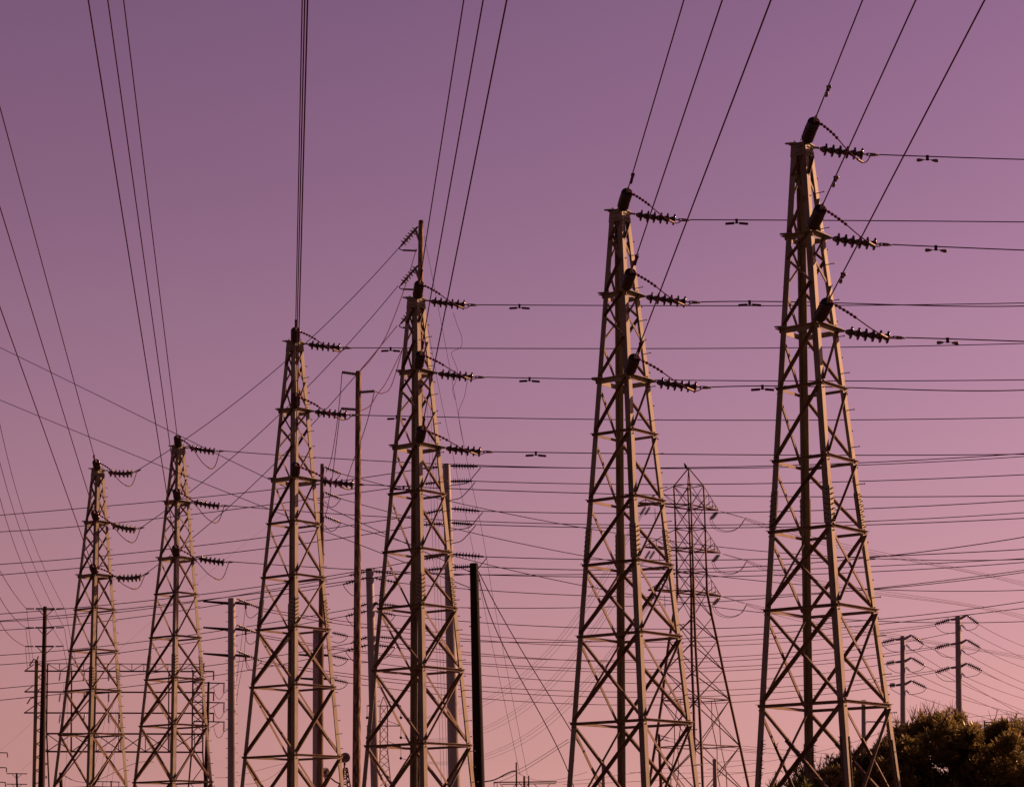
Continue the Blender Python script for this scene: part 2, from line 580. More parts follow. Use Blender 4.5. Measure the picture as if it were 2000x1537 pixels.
# ------------------------------------------------------------------ insulator strings
PITCH_D = 0.146
NDISC = 6
LINK = 0.08
LSTR = LINK + NDISC * PITCH_D
CLAMP = 0.30


def disc_mesh(m):
    mb = MB()
    mb.lathe((0, 0, 0), (0, 0, 1), [(0.078, 0.006), (0.079, 0.06), (0.084, 0.112), (0.092, 0.127), (0.108, 0.13), (0.124, 0.122), (0.136, 0.09), (0.14, 0.05), (0.14, 0.03)], 20)
    return mb.mesh("disc", m)


def cap_mesh():
    mb = MB()
    mb.lathe((0, 0, 0), (0, 0, 1), [(-0.012, 0.0), (-0.01, 0.03), (0.01, 0.044), (0.04, 0.058), (0.078, 0.07), (0.08, 0.06)], 12)
    mb.lathe((0, 0, 0), (0, 0, 1), [(0.085, 0.014), (0.14, 0.012)], 8)
    return mb.mesh("disc_cap", M_CAPM)


DM = {"dark": disc_mesh(M_PORC), "pale": disc_mesh(M_GLASS), "grey": disc_mesh(M_GREYP)}
CM = cap_mesh()
_sh = MB()
_sh.lathe((0, 0, 0), (0, 0, 1), [(-0.03, 0.0), (-0.03, 0.016), (0.02, 0.016), (0.024, 0.026), (0.045, 0.026), (0.05, 0.014), (LINK, 0.014)], 8)
_sh.box((0, 0, 0.0), 0.06, 0.02, 0.05)
SHM = _sh.mesh("shackle", M_CAPM)
_cl = MB()
_cl.lathe((0, 0, 0), (0, 0, 1), [(-.02, 0), (-.02, 0.014), (0.05, 0.014), (0.06, 0.028), (0.09, 0.028)], 8)
_cl.bar((0, 0.022, 0.06), (0, 0.022, 0.24), 0.035, 0.014)
_cl.bar((0, -0.022, 0.06), (0, -0.022, 0.24), 0.035, 0.014)
_cl.lathe((0, 0, 0.18), (0, 0, 1), [(0, 0), (0, 0.024), (0.13, 0.02), (0.131, 0)], 8)
_cl.box((0, 0, 0.16), 0.05, 0.06, 0.05)
CLM = _cl.mesh("dead_end_clamp", M_CLAMP)


def string(start, direction, label, group, kind="dark", sag=0.0):
    d = Vector(direction).normalized()
    root = thing("insulator_string", label, "insulator", start, group)
    root.rotation_mode = 'QUATERNION'
    root.rotation_quaternion = d.to_track_quat('Z', 'Y')
    link("shackle", SHM, root)
    for k in range(NDISC):
        o = link("disc", DM[kind], root)
        zz = LINK + k * PITCH_D
        u = (zz + .07) / (LSTR + CLAMP)
        wob = random.uniform(-.03, .03)
        o.location = (0, -sag * 4 * u * (1 - u), zz)
        if kind == "pale":
            o.scale = (1.14, 1.14, 1.0)
        o.rotation_euler = (math.atan(sag * 4 * (1 - 2 * u) / (LSTR + CLAMP)) + wob, random.uniform(-.03, .03), k * 0.7)
        link("disc_cap", CM, o)
    o = link("dead_end_clamp", CLM, root)
    u = LSTR / (LSTR + CLAMP)
    o.location = (0, -sag * 4 * u * (1 - u), LSTR)
    o.rotation_euler = (-math.atan(sag * 4 * u * (1 - u) / CLAMP), 0, 0)
    return Vector(start) + d * (LSTR + CLAMP)


# ------------------------------------------------------------------ wires
LABELS = {}


def fit_path(pts3, n):
    """smooth low-order curve through a few 3-D points (a hanging span)"""
    A = np.array([list(p) for p in pts3])
    if len(A) == 2:
        t = np.array([0, 1.0])
        deg = 1
    else:
        s = np.r_[0, np.cumsum(np.linalg.norm(np.diff(A, axis=0), axis=1))]
        t = s / s[-1]
        deg = min(3, len(A) - 1)
    V = np.vander(t, deg + 1)
    wt = np.ones(len(A))
    wt[0] = wt[-1] = 60
    co = np.linalg.lstsq(V * wt[:, None], A * wt[:, None], rcond=None)[0]
    u = np.linspace(0, 1, n)
    return [Vector(p) for p in np.vander(u, deg + 1) @ co]


def smooth_path(pts3, n):
    """Catmull-Rom through every point"""
    p = [Vector(q) for q in pts3]
    p = [p[0] * 2 - p[1]] + p + [p[-1] * 2 - p[-2]]
    out = []
    for i in range(1, len(p) - 2):
        for k in range(n):
            t = k / n
            out.append(0.5 * ((2 * p[i]) + (p[i + 1] - p[i - 1]) * t + (2 * p[i - 1] - 5 * p[i] + 4 * p[i + 1] - p[i + 2]) * t * t + (3 * p[i] - p[i - 1] - 3 * p[i + 1] + p[i + 2]) * t ** 3))
    out.append(p[-2])
    return out


def pxpath(pts, d0, d1, exact=False, n=40):
    L = [0]
    for a, b in zip(pts, pts[1:]):
        L.append(L[-1] + math.hypot(b[0] - a[0], b[1] - a[1]))
    p3 = [P(x, y, d0 + (d1 - d0) * l / L[-1]) for (x, y), l in zip(pts, L)]
    return smooth_path(p3, 8) if exact else fit_path(p3, n)


def wire3(path, r, label, group=None, name="power_line", cat="wire", m=None, n=5):
    mb = MB()
    c = path[0].copy()
    mb.tube([p - c for p in path], r, n)
    o = mb.build(name, m or M_WIRE)
    o.location = c
    return tag(o, label, cat, group)


def wire(pts, d0, d1, r, label, group=None, exact=False, name="power_line", cat="wire", m=None, first=None, last=None):
    path = pxpath(pts, d0, d1, exact)
    # spans that leave the picture carry on toward their next support
    for end in (0, -1):
        if pts[end][0] >= 2000 or pts[end][0] < 0:
            a, b = (path[0], path[1]) if end == 0 else (path[-1], path[-2])
            t = (a - b).normalized()
            t.z = max(t.z, -.02)
            q = a + t * max(40, 0.6 * a.y)
            path = [q] + path if end == 0 else path + [q]
    return wire3(path, r, label, group, name, cat, m)


def damper(w_obj, path, dist, bulb=True, size=1.0):
    """stockbridge damper clamped under a conductor"""
    l = 0
    for a, b in zip(path, path[1:]):
        s_ = (b - a).length
        if l + s_ >= dist:
            p = a.lerp(b, (dist - l) / s_)
            t = (b - a).normalized()
            break
        l += s_
    else:
        return
    dn = Vector((0, 0, -1)) - t * (-t.z)
    if dn.length < .1:
        dn = Vector((1, 0, 0))
    dn.normalize()
    o0 = Vector(w_obj.location)
    p = p - o0
    mb = MB()
    mb.bar(p - dn * 0.025, p + dn * 0.08, 0.055, 0.045)
    c = p + dn * 0.07
    mb.tube([c - t * 0.18, c, c + t * 0.18], 0.008, 5)
    cl = link("vibration_damper", mb.mesh("vibration_damper", M_WIRE), w_obj)
    for s_ in (-1, 1):
        mb = MB()
        ax = (t * s_ + dn * 0.07).normalized()
        if bulb:
            mb.lathe(c + ax * 0.09, ax, [(0, 0), (0, 0.018), (0.05, 0.03), (0.1, 0.037), (0.13, 0.03), (0.14, 0.0)], 10)
        else:
            mb.lathe(c + ax * 0.06, ax, [(0, 0), (0, 0.025), (0.01, 0.028), (0.19, 0.028), (0.2, 0.025), (0.2, 0)], 10)
        link("weight", mb.mesh("weight", M_GREYP if bulb else M_WIRE), cl)


GS1, GS2 = "insulator strings toward the overhead wires", "insulator strings toward the sideways wires"
GW1, GW2, GJ = "overhead wires passing above the camera", "wires leading sideways from the lattice towers", "jumper cables on the lattice towers"
# vanishing points and frame exits of the overhead wires, read off the photograph
VP = [(468, 1993), (498, 2120), (562, 1900), (580, 2048), (723, 2083), (816, 2184)]
EXIT = [[(0, 210), (0, 405), (0, 600)], [(241.5, 0), (210.5, 0), (172.5, 0)], [(590.5, 0), (595.5, 0), (601, 0)],
        [(906, 0), (944, 0), (990, 0)], [(1336, 0), (1411, 0), (1506, 0)], [(1685, 0), (1789, 0), (1923.5, 0)]]


def ray(x, y):
    return (_f * F_PX + RT * (x - 1000) + UP * (768.5 - y)).normalized()


def to_px(p):
    d = p - Vector((0, 0, EYE))
    z = d.dot(_f)
    return Vector((1000 + F_PX * d.dot(RT) / z, 768.5 - F_PX * d.dot(UP) / z))


# sideways wires: photograph waypoints after the clamp, and end distance
SIDE = {
    (5, 0): ([(1810, 306), (2000, 312)], 44.8), (5, 1): ([(1830, 482), (2000, 489)], 44.8), (5, 2): ([(1850, 662), (2000, 667)], 44.8),
    (4, 0): ([(1700, 431.5), (2000, 434)], 50.5), (4, 1): ([(1480, 589), (1700, 594), (2000, 598)], 50.5), (4, 2): ([(1480, 754), (1700, 758.5), (2000, 762)], 50.5),
    (3, 0): ([(1160, 596.5), (1480, 598), (1700, 596), (2000, 592)], 58), (3, 1): ([(1100, 739.5), (1480, 744), (1700, 744), (2000, 742)], 58),
    (3, 2): ([(1160, 885), (1500, 888.5), (1700, 889), (2000, 887)], 58),
    (2, 0): ([(1100, 681), (1500, 680), (1700, 677.5), (2000, 671)], 62.5), (2, 1): ([(1100, 818.5), (1450, 820.5), (1700, 820), (2000, 815.5)], 62.5),
    (2, 2): ([(825, 951), (1160, 964), (1450, 969), (1700, 970), (2000, 968)], 62.5),
    (1, 0): ([(700, 898), (935, 909), (1152, 914), (1450, 914), (1700, 907.5), (2000, 891.5)], 76),
    (1, 1): ([(750, 1009), (1137, 1024), (1450, 1024.5), (1700, 1017.5), (2000, 1001)], 76),
    (1, 2): ([(700, 1112.5), (937, 1122), (1135, 1126.5), (1450, 1125), (1700, 1116.5), (2000, 1098)], 76),
    (0, 0): ([(400, 831), (560, 704), (700, 570), (783, 480)], 80), (0, 1): ([(345, 985), (545, 806), (690, 665), (778, 558)], 80), (0, 2): ([(410, 1023), (560, 880), (690, 742), (745, 671), (776, 636)], 80)}
NEAR_DAMP = {5: 1.3, 4: 0.75, 2: 0.7, 0: 0.7, 3: 0.8}
for t in range(6):
    for k in range(3):
        z = LEV[k]
        h = hh(z)
        ts, lv = TS[t], LV[k]
        # overhead wire
        near = tw(t, (0, -h - 0.11, z + (-0.02 if k == 0 else 0.03)))
        s2 = to_px(near)
        e2 = Vector(EXIT[t][k])
        vp = Vector(VP[t])
        dl = (s2 - e2).normalized()
        v2 = e2 + dl * (vp - e2).dot(dl)
        # aim so that the line from the plate runs through the exit point
        wd = -ray(v2.x, v2.y)
        if wd.y > 0:
            wd = -wd
        ends = string(near, wd, f"dark insulator string facing the viewer on {lv} arm of the {ts}", GS1)
        far_end = near + wd * (near.y / abs(wd.y) + 12)
        L = (far_end - ends).length
        path = []
        for q in range(25):
            u = q / 24
            p = ends.lerp(far_end, u)
            path.append(p)
        wo = wire3(path, 0.0135, f"overhead wire rising out of frame from {lv} arm of the {ts}", GW1)
        if t in NEAR_DAMP and (k == 0 or t in (4, 5, 3)):
            damper(wo, path, NEAR_DAMP[t], t == 5)
        # sideways wire
        pts, dend = SIDE[(t, k)]
        st = tw(t, (h + 0.085, 0, z + (-0.035 if k == 0 else -0.02) + (0.06 if t == 1 else 0)))
        if t == 0:
            tgt = P(pts[0][0], pts[0][1], st.y - .1)
            d = (tgt - st).normalized()
            d = (d - Vector((0, 0, 0.40))).normalized()
            kind = "pale"
        else:
            s2 = to_px(st)
            cl2 = {5: (111, 13), 4: (100, 11.5), 3: (88, 8), 2: (80, 7.5), 1: (68, 9)}[t]
            tgt = P(s2.x + cl2[0], s2.y + cl2[1], st.y + 0.01 * cl2[0] / 100)
            d = (tgt - st).normalized()
            kind = "dark"
        adj = "pale grey" if kind == "pale" else "dark"
        end2 = string(st, d, f"{adj} insulator string pointing sideways from the {lv} arm of the {ts}", GS2, kind, {0: .13, 1: .06}.get(t, .025))
        e2 = to_px(end2)
        allp = [(e2.x, e2.y)] + pts
        Ls = [0]
        for a, b in zip(allp, allp[1:]):
            Ls.append(Ls[-1] + math.hypot(b[0] - a[0], b[1] - a[1]))
        p3 = [end2 - d * .1] + [P(x, y, end2.y + (dend - end2.y) * l / Ls[-1]) for (x, y), l in zip(allp[1:], Ls[1:])]
        path = fit_path(p3, 48)
        if t:
            path.append(path[-1] + (path[-1] - path[-2]).normalized() * 45)
        lab = f"wire leading sideways from {lv} arm of the {ts}" + (" to the tall wooden pole" if t == 0 else " to the right edge")
        wo = wire3(path, 0.013 if t > 1 else 0.014, lab, GW2)
        if t >= 2:
            damper(wo, path, {5: (1.12, 1.02, .98), 4: (1.19, 1.24, 1.28), 3: (1.18, 1.23, 1.18), 2: (1.17, 1.15, 1.15)}[t][k], t == 5)
        # jumper
        n_end = near + wd * (LSTR + 0.12)
        r_end = end2 - d * 0.14
        mid = n_end.lerp(r_end, 0.5)
        sag = {5: .13, 4: .16, 3: .16, 2: .18, 1: .62, 0: .55}[t] + (.1 if (t == 5 and k == 0) else 0) + random.uniform(-.03, .03)
        a = n_end + (r_end - n_end) * 0.3 + Vector((0, 0, -sag * 0.25))
        b = n_end + (r_end - n_end) * 0.62 + Vector((0, 0, -sag * 1.0))
        c = n_end + (r_end - n_end) * 0.86 + Vector((0, 0, -sag * 1.05))
        jp = smooth_path([n_end, a, b, c, r_end], 7)
        jo = wire3(jp, 0.0125, f"jumper cable hanging below the {lv} insulator strings of the {ts}", GJ, "jumper_cable", "cable", M_WIRE, 6)
        # coiled armour rod at its upper end
        mb = MB()
        o0 = Vector(jo.location)
        prof_pts = [p - o0 for p in fit_path(jp[:10], 31)]
        mb.tube(prof_pts, [0.032 if q % 4 < 2 else 0.013 for q in range(31)], 8)
        link("armour_rod", mb.mesh("armour_rod", M_WIRE), jo)
        mb = MB()
        q = len(jp) * 2 // 3
        mb.tube([jp[q - 2] - o0, jp[q] - o0, jp[q + 1] - o0], 0.026, 7)
        link("splice_clamp", mb.mesh("splice_clamp", M_CLAMP), jo)


# ------------------------------------------------------------------ poles
def pole(name, label, cat, top, bot, d, wt, wb, m, group=None, n=14):
    """tapered pole from its photographed top down to the ground"""
    a, b = P(top[0], top[1], d), P(bot[0], bot[1], d)
    ax = (b - a)
    k = a.z / -ax.z
    base = a + ax * k
    rt, rb = px(wt, d) / 2, px(wb, d) / 2
    rbase = rt + (rb - rt) * k
    root = thing(name, label, cat, base, group)
    mb = MB()
    q = [a.lerp(base, u) for u in (0, 0.002, .25, .5, .75, 1)]
    mb.tube(q, [rt * .93, rt] + [rt + (rbase - rt) * u for u in (.25, .5, .75, 1)], n)
    mb.build("shaft", m, root)
    return root


def pbar(root, name, a, b, d, wa, wb=None, m=None, d2=None):
    """tapered round member between two photographed points"""
    mb = MB()
    mb.tube([P(*a, d), P(*b, d2 or d)], [px(wa, d) / 2, px(wb or wa, d2 or d) / 2], 8)
    return mb.build(name, m or M_WOOD, root)


def post_ins(root, a, b, d, w_, m=None):
    """ribbed post insulator, part of its pole"""
    A, B = P(*a, d), P(*b, d)
    L = (B - A).length
    r = px(w_, d) / 2
    prof = [(0, r * .5)]
    n = 9
    for k in range(n):
        prof += [((k + .2) / n * L, r * .55), ((k + .5) / n * L, r), ((k + .8) / n * L, r * .55)]
    prof += [(L, r * .5), (L * 1.01, 0)]
    mb = MB()
    mb.lathe(A, B - A, prof, 10)
    return mb.build("post_insulator", m or M_GREYP, root)


def sstring(a, b, d, label, group, nd=7, w_=9, m=None, d2=None, cat="insulator"):
    """small distant insulator string, one mesh"""
    A, B = P(*a, d), P(*b, d2 or d)
    L = (B - A).length
    r = px(w_, d) / 2
    prof = [(0, 0), (0, r * .22)]
    for k in range(nd):
        u = (0.10 + 0.8 * k / nd) * L
        st = 0.8 / nd * L
        prof += [(u, r * .3), (u + st * .3, r * .45), (u + st * .42, r), (u + st * .55, r), (u + st * .6, r * .25)]
    prof += [(L * .92, r * .3), (L, r * .25), (L, 0)]
    mb = MB()
    mb.lathe((0, 0, 0), B - A, prof, 10)
    o = mb.build("insulator_string", m or M_PORC)
    o.location = A
    return tag(o, label, cat, group)


GP = "wooden and steel poles among the towers"
# A: tall wooden pole behind the third tower from the right
pA = pole("wooden_pole", "tall rusty brown wooden pole poking up behind the third lattice tower from the right", "pole", (822, 434), (816, 1300), 80, 10, 18, M_PEEL, GP)
pbar(pA, "pole_cap", (822.5, 431), (822.5, 437), 80, 9.5, 10.5, M_DARKW)
for yy, lab in ((443, "top"), (519, "middle"), (594, "lowest")):
    pbar(pA, "bracket", (811, yy + 6), (820, yy + 30), 80, 5, 5, M_POLE)
    sstring((816, yy), (783, yy + 38), 80, f"grey insulator string slanting down left from the {lab} bracket of the tall wooden pole", "strings on the tall wooden pole", 6, 15, M_GREYP)
    pbar(pA, "stub_arm", (787, yy + 46), (814, yy + 47), 80, 4, 4, M_WOOD)
    wire([(783, yy + 38), (780, yy + 43), (788, yy + 47)], 80, 80, .02, f"short curved jumper at the {lab} string of the tall wooden pole", "jumpers on the tall wooden pole", True, "jumper_cable", "cable")
# B: slim peeling pole
pB = pole("wooden_pole", "slim peeling wooden pole with three stubby insulators left of the third tower from right", "pole", (700, 725), (696.5, 1500), 68, 11, 16.5, M_PEEL, GP)
post_ins(pB, (696, 731), (668, 727), 68, 8)
post_ins(pB, (705, 766), (732, 764), 68, 8)
post_ins(pB, (696, 800), (666, 798), 68, 8)
wire([(813, 487), (793, 555), (757, 650), (728, 697), (704, 724)], 80, 68, .014, "slack wire dropping from the tall wooden pole to the top of the peeling pole", None, True)
wire([(787, 680), (765, 752), (748, 768), (740, 767), (732, 764)], 80, 68, .014, "short slack loop ending at the right post insulator of the peeling pole", None, True)
wire([(785, 684), (755, 745), (737, 770), (722, 793), (703, 803)], 80, 68, .014, "slack wire curving in to the peeling pole below its right post insulator", None, True)
wire([(668, 728), (663, 785), (655, 850), (646, 900), (637, 922)], 68, 85, .013, "dropper hanging from the upper left post insulator of the peeling pole", None, True)
wire([(665, 800), (660, 840), (653, 900), (648, 940), (641, 985), (634, 1012)], 68, 85, .013, "dropper hanging from the lower left post insulator of the peeling pole", None, True)
wire([(731, 766), (718, 820), (705, 860), (690, 900), (677, 937)], 68, 85, .013, "dropper slanting down left from the right post insulator of the peeling pole", None, True)
# C: slim brown pole
pC = pole("wooden_pole", "slim brown wooden pole behind the right leg of the third tower from the left", "pole", (629.5, 906), (625, 1537), 85, 8, 13, M_WOOD, GP)
for k, (yy, lab) in enumerate(((912, "top"), (961, "middle"), (1008, "lowest"))):
    sstring((634, yy), (666, yy + 13), 85, f"thin insulator string at the {lab} of three on the slim brown pole", "strings on the slim brown pole", 7, 10, M_GREYP)
    wire([(666, yy + 13), (655, yy + 26), (645, yy + 29), (634, yy + 18)], 85, 85, .014, f"small jumper loop under the {lab} string of the slim brown pole", "jumpers on the slim brown pole", True, "jumper_cable", "cable")
wire([(666, 925), (759, 949), (882, 979), (1200, 1041), (1382, 1066), (1500, 1077), (1700, 1090.5), (1830, 1093), (2010, 1092)], 85, 86, .014, "wire sagging right from the top string of the slim brown pole")
wire([(666, 974), (789, 1008), (885, 1031), (1140, 1086), (1412, 1126), (1500, 1136), (1710, 1151), (1850, 1154), (2010, 1152)], 85, 86, .014, "wire sagging right from the middle string of the slim brown pole")
wire([(666, 1021), (792, 1060), (1135, 1142), (1325, 1176), (1450, 1192), (1720, 1213), (1900, 1215), (2010, 1213)], 85, 86, .014, "wire sagging right from the lowest string of the slim brown pole")
# D: grey pole next to C
pD = pole("steel_pole", "thick grey steel pole with short dark arms, close left of the slim brown pole", "pole", (621, 1226), (621, 1537), 104, 20, 21, M_POLE, GP)
for k, (yy, lab) in enumerate(((1234, "top"), (1279, "middle"), (1325, "lowest"))):
    if k:
        pbar(pD, "arm", (612, yy + 1), (583, yy - 1), 104, 5, 3.5, M_DARKW)
        pbar(pD, "arm", (630, yy), (648, yy + 1), 104, 5, 4, M_DARKW)
    sstring((648, yy + 1), (680, yy + 8), 104, f"dark insulator string at the {lab} arm of the thick grey pole beside the brown one", "strings on the thick grey pole", 8, 9)
    wire([(680, yy + 8), (672, yy + 17), (660, yy + 21), (648, yy + 18)], 104, 104, .016, f"small jumper loop under the {lab} string of the thick grey pole", "jumpers on the thick grey pole", True, "jumper_cable", "cable")
# E: grey pole with three arms
pE = pole("steel_pole", "grey steel pole with three dark arms between the second and third towers from the left", "pole", (452.5, 1168), (453, 1537), 100, 14.5, 16.5, M_POLE, GP)
for k, (yy, lab) in enumerate(((1177, "top"), (1228, "middle"), (1279, "lowest"))):
    pbar(pE, "arm", (446, yy + 1), (397, yy - 3), 100, 6, 3.5, M_DARKW)
    pbar(pE, "arm", (459, yy), (487, yy + 3), 100, 5, 4.5, M_DARKW)
    post_ins(pE, (480, yy + 4), (480, yy + 12), 100, 6)
    sstring((462, yy - 8), (512, yy + 12), 98, f"long insulator string slanting right at the {lab} arm of the grey pole with three arms", "strings on the grey pole with three arms", 12, 8, M_GREYP)
    wire([(480, yy + 13), (483, yy + 26), (492, yy + 29), (503, yy + 20), (512, yy + 12)], 100, 98, .014, f"jumper loop under the {lab} string of the grey pole with three arms", "jumpers on the grey pole with three arms", True, "jumper_cable", "cable")
pegs = MB()
for side in (-1, 1):
    for q in range(18):
        yy = 1195 + q * 19 + (9 if side > 0 else 0)
        pegs.bar(P(452.5 + side * 7, yy, 100), P(452.5 + side * 12, yy - .5, 100), .02)
pegs.build("step_pegs", M_BOLT, pE)
wire([(479, 1190), (472, 1250), (462, 1330)], 100, 102, .01, "thin dropper slanting down from the top arm of the grey pole with three arms", None, True)
wire([(480, 1240), (475, 1290), (465, 1345), (462, 1370)], 100, 102, .01, "thin dropper slanting down from the middle arm of the grey pole with three arms", None, True)
wire([(481, 1291), (488, 1305), (495, 1312)], 100, 102, .01, "short thin lead below the lowest arm of the grey pole with three arms", None, True)
# F: dark pole with crossarms, far left
pF = pole("wooden_pole", "dark wooden pole with three crossarms left of the leftmost tower", "pole", (88, 1184), (81, 1537), 88, 7.5, 13, M_DARKW, GP)
for yy, lab in ((1188.5, "top"), (1225.5, "middle"), (1262, "lowest")):
    dx = -(yy - 1188) * .02
    pbar(pF, "crossarm", (70 + dx, yy), (107 + dx, yy), 87.8, 3.2, 3.2, M_DARKW)
    pbar(pF, "brace", (75 + dx, yy + 2), (86 + dx, yy + 14), 87.8, 1.6, 1.6, M_DARKW)
    pbar(pF, "brace", (104 + dx, yy + 2), (91 + dx, yy + 14), 87.8, 1.6, 1.6, M_DARKW)
    post_ins(pF, (67 + dx, yy), (51 + dx, yy), 87.8, 3.6)
    post_ins(pF, (110 + dx, yy), (126 + dx, yy - .5), 87.8, 3.6)
GF = "thin wires at the dark crossarm pole"
for lab, pts in (("top left", [(0, 1115), (25, 1155), (51, 1188)]), ("middle left", [(0, 1167), (22, 1200), (49, 1225)]), ("lowest left", [(0, 1215), (22, 1244), (50, 1262)])):
    wire([(-40, pts[0][1] - 75)] + pts, 60, 87.8, .011, f"thin wire sagging from left edge to the {lab} insulator of dark crossarm pole", GF)
for lab, pts in (("top right", [(0, 833), (40, 982), (85, 1108), (126, 1188)]), ("middle right", [(0, 905), (28, 1000), (75, 1125), (125, 1225)]), ("lowest right", [(0, 978), (36, 1080), (80, 1187), (124, 1261)])):
    wire([(-40, pts[0][1] - 170)] + pts, 40, 87.8, .008, f"thin wire descending steeply to the {lab} insulator of the dark crossarm pole", GF)
for lab, pts in (("top left", [(52, 1190), (56, 1225), (65, 1290)]), ("middle left", [(50, 1227), (55, 1262), (60, 1300)]), ("lowest left", [(50, 1264), (52, 1290), (54, 1310)]),
                 ("top right", [(127, 1190), (136, 1235), (150, 1300)]), ("middle right", [(126, 1227), (131, 1260), (140, 1312)]), ("lowest right", [(124, 1264), (128, 1285), (134, 1312)])):
    wire(pts, 87.8, 108, .009, f"thin dropper below the {lab} insulator of the dark crossarm pole", GF, True)
# G: black bare pole
pG = pole("wooden_pole", "bare black wooden pole without arms, right of the third tower from the right", "pole", (925.5, 1100), (936, 1537), 58, 17, 22.5, M_BLACK, GP)
_m = MB()
for q in range(7):
    yy = 1115 + q * 18
    sx = 1 if q % 2 else -1
    _m.bar(P(926 + sx * 8 + q * .4, yy, 58), P(926 + sx * 12 + q * .4, yy, 58), .025)
_m.build("step_pegs", M_BOLT, pG)
GG = "guy wires slanting down from the black pole"
wire([(934, 1120), (940, 1153), (1040, 1365), (1110, 1513), (1122, 1540)], 58, 62, .013, "upper of two heavy guy wires slanting down right from the black pole", GG, name="guy_wire")
wire([(935, 1116), (954, 1153), (1040, 1305), (1114, 1424), (1180, 1540)], 58, 64, .013, "lower right heavy guy wire slanting away from the black pole", GG, name="guy_wire")
# H: stout grey pole with strings both sides
pH = pole("steel_pole", "stout grey steel pole behind the right leg of the third tower from the right", "pole", (872, 906), (888, 1537), 90, 15, 25, M_POLE, GP)
HN = ["first", "second", "third", "fourth", "fifth", "sixth"]
HY = [910, 940, 993, 1021, 1082, 1108]
HL = [921, 951, 1010, 1031, 1098, 1120]
HRx = [941, 930, 945, 931, 953, 932]
HRy = [912, 940.5, 999, 1025, 1088, 1107]
for k in range(6):
    cx = 873 + (HY[k] - 906) * .025
    sstring((cx + 6, HY[k]), (HRx[k] - 8, HRy[k] - 1), 89.5, f"insulator string on the right side of the stout grey pole, {HN[k]} from its top", "right strings of the stout grey pole", 8, 13)
    sstring((cx - 6, HY[k] + 1), (826, HL[k] - 6), 90.5, f"insulator string on the left side of the stout grey pole, {HN[k]} from its top", "left strings of the stout grey pole", 7, 12)
    if k % 2 == 0 or k == 1 or k == 3:
        wire([(HRx[k] - 2, HRy[k] + 1), (HRx[k] - 13, HRy[k] + 14), (HRx[k] - 30, HRy[k] + 31), (cx + 6, HRy[k] + 36)], 89.5, 90, .018, f"jumper loop right of the stout grey pole, under its {HN[k]} string", "jumpers of the stout grey pole", True, "jumper_cable", "cable")
HW = [[(1135, 914), (1450, 911), (1700, 903), (2010, 885)], [(1137, 945), (1450, 944.5), (1700, 939.5), (2010, 926.5)], [(1135, 1002), (1450, 1000.5), (1700, 993), (2010, 976.5)],
      [(1137, 1030), (1450, 1030), (1700, 1025), (2010, 1011.5)], [(1140, 1092), (1450, 1093), (1730, 1085.5), (2010, 1072)], [(1135, 1111), (1450, 1110), (1690, 1088), (2010, 1047)]]
for k in range(6):
    wire([(HRx[k] - 8, HRy[k] - 1)] + HW[k], 89.5, 84, .0175, f"wire running right from the {HN[k]} string of the stout grey pole", "wires right of the stout grey pole")
WL = [[(-10, 1007), (300, 979.5), (400, 971), (675, 937.5)], [(-10, 1039), (200, 1024), (400, 1001), (565, 981), (759, 954)], [(-10, 1102.5), (150, 1090), (400, 1064.5), (620, 1035)],
      [(-10, 1123.5), (300, 1095.5), (400, 1085), (625, 1057)], [(-10, 1199.5), (300, 1171.5), (400, 1160), (695, 1116)], [(-10, 1213), (300, 1183), (400, 1171), (693, 1133)]]
for k in range(6):
    wire(WL[k] + [(826, HL[k] - 6)], 100, 90.5, .0175, f"wire climbing from the left edge to the {HN[k]} string of the stout grey pole", "wires left of the stout grey pole")
# I: grey pole with collars
pI = pole("steel_pole", "grey steel pole with dark collars just left of the third tower from the right", "pole", (722, 1111), (733, 1537), 100, 15.5, 17.5, M_POLE, GP)
for yy in (1114, 1130, 1183, 1246, 1262):
    xx = 722 + (yy - 1111) * .026
    pbar(pI, "collar", (xx, yy - 4), (xx + .2, yy + 5), 100, 16, 16, M_POLE)
pbar(pI, "bracket", (728, 1184), (736, 1176), 100, 6, 5, M_DARKW)
pbar(pI, "bracket", (723, 1118), (731, 1109), 100, 5, 4, M_DARKW)
IL = [(681, 1124), (670, 1141), (688, 1189), (675, 1203), (685, 1256), (675, 1271)]
IR = [(775, 1120), (778, 1138), (775, 1182), (772, 1201), (770, 1246), (772, 1264)]
IYc = [1116, 1128, 1179, 1193, 1243, 1259]
for k in range(6):
    xx = 722 + (IYc[k] - 1111) * .026
    sstring((xx - 7, IYc[k]), IL[k], 100, f"insulator string left of the grey pole with collars, {HN[k]} from its top", "left strings of the collared grey pole", 7, 10)
    sstring((xx + 7, IYc[k]), IR[k], 100, f"insulator string right of the grey pole with collars, {HN[k]} from its top", "right strings of the collared grey pole", 7, 9, M_GREYP if k % 2 == 0 else None)
    if k % 2:
        wire([IL[k], (IL[k][0] + 6, IL[k][1] + 10), (IL[k][0] + 20, IL[k][1] + 22), (xx - 6, IL[k][1] + 22)], 100, 100, .016, f"jumper loop left of the collared grey pole, under its {HN[k]} string", "jumpers of the collared grey pole", True, "jumper_cable", "cable")
        wire([IR[k], (IR[k][0] - 7, IR[k][1] + 10), (IR[k][0] - 20, IR[k][1] + 21), (xx + 7, IR[k][1] + 25)], 100, 100, .016, f"jumper loop right of the collared grey pole, under its {HN[k]} string", "jumpers of the collared grey pole", True, "jumper_cable", "cable")
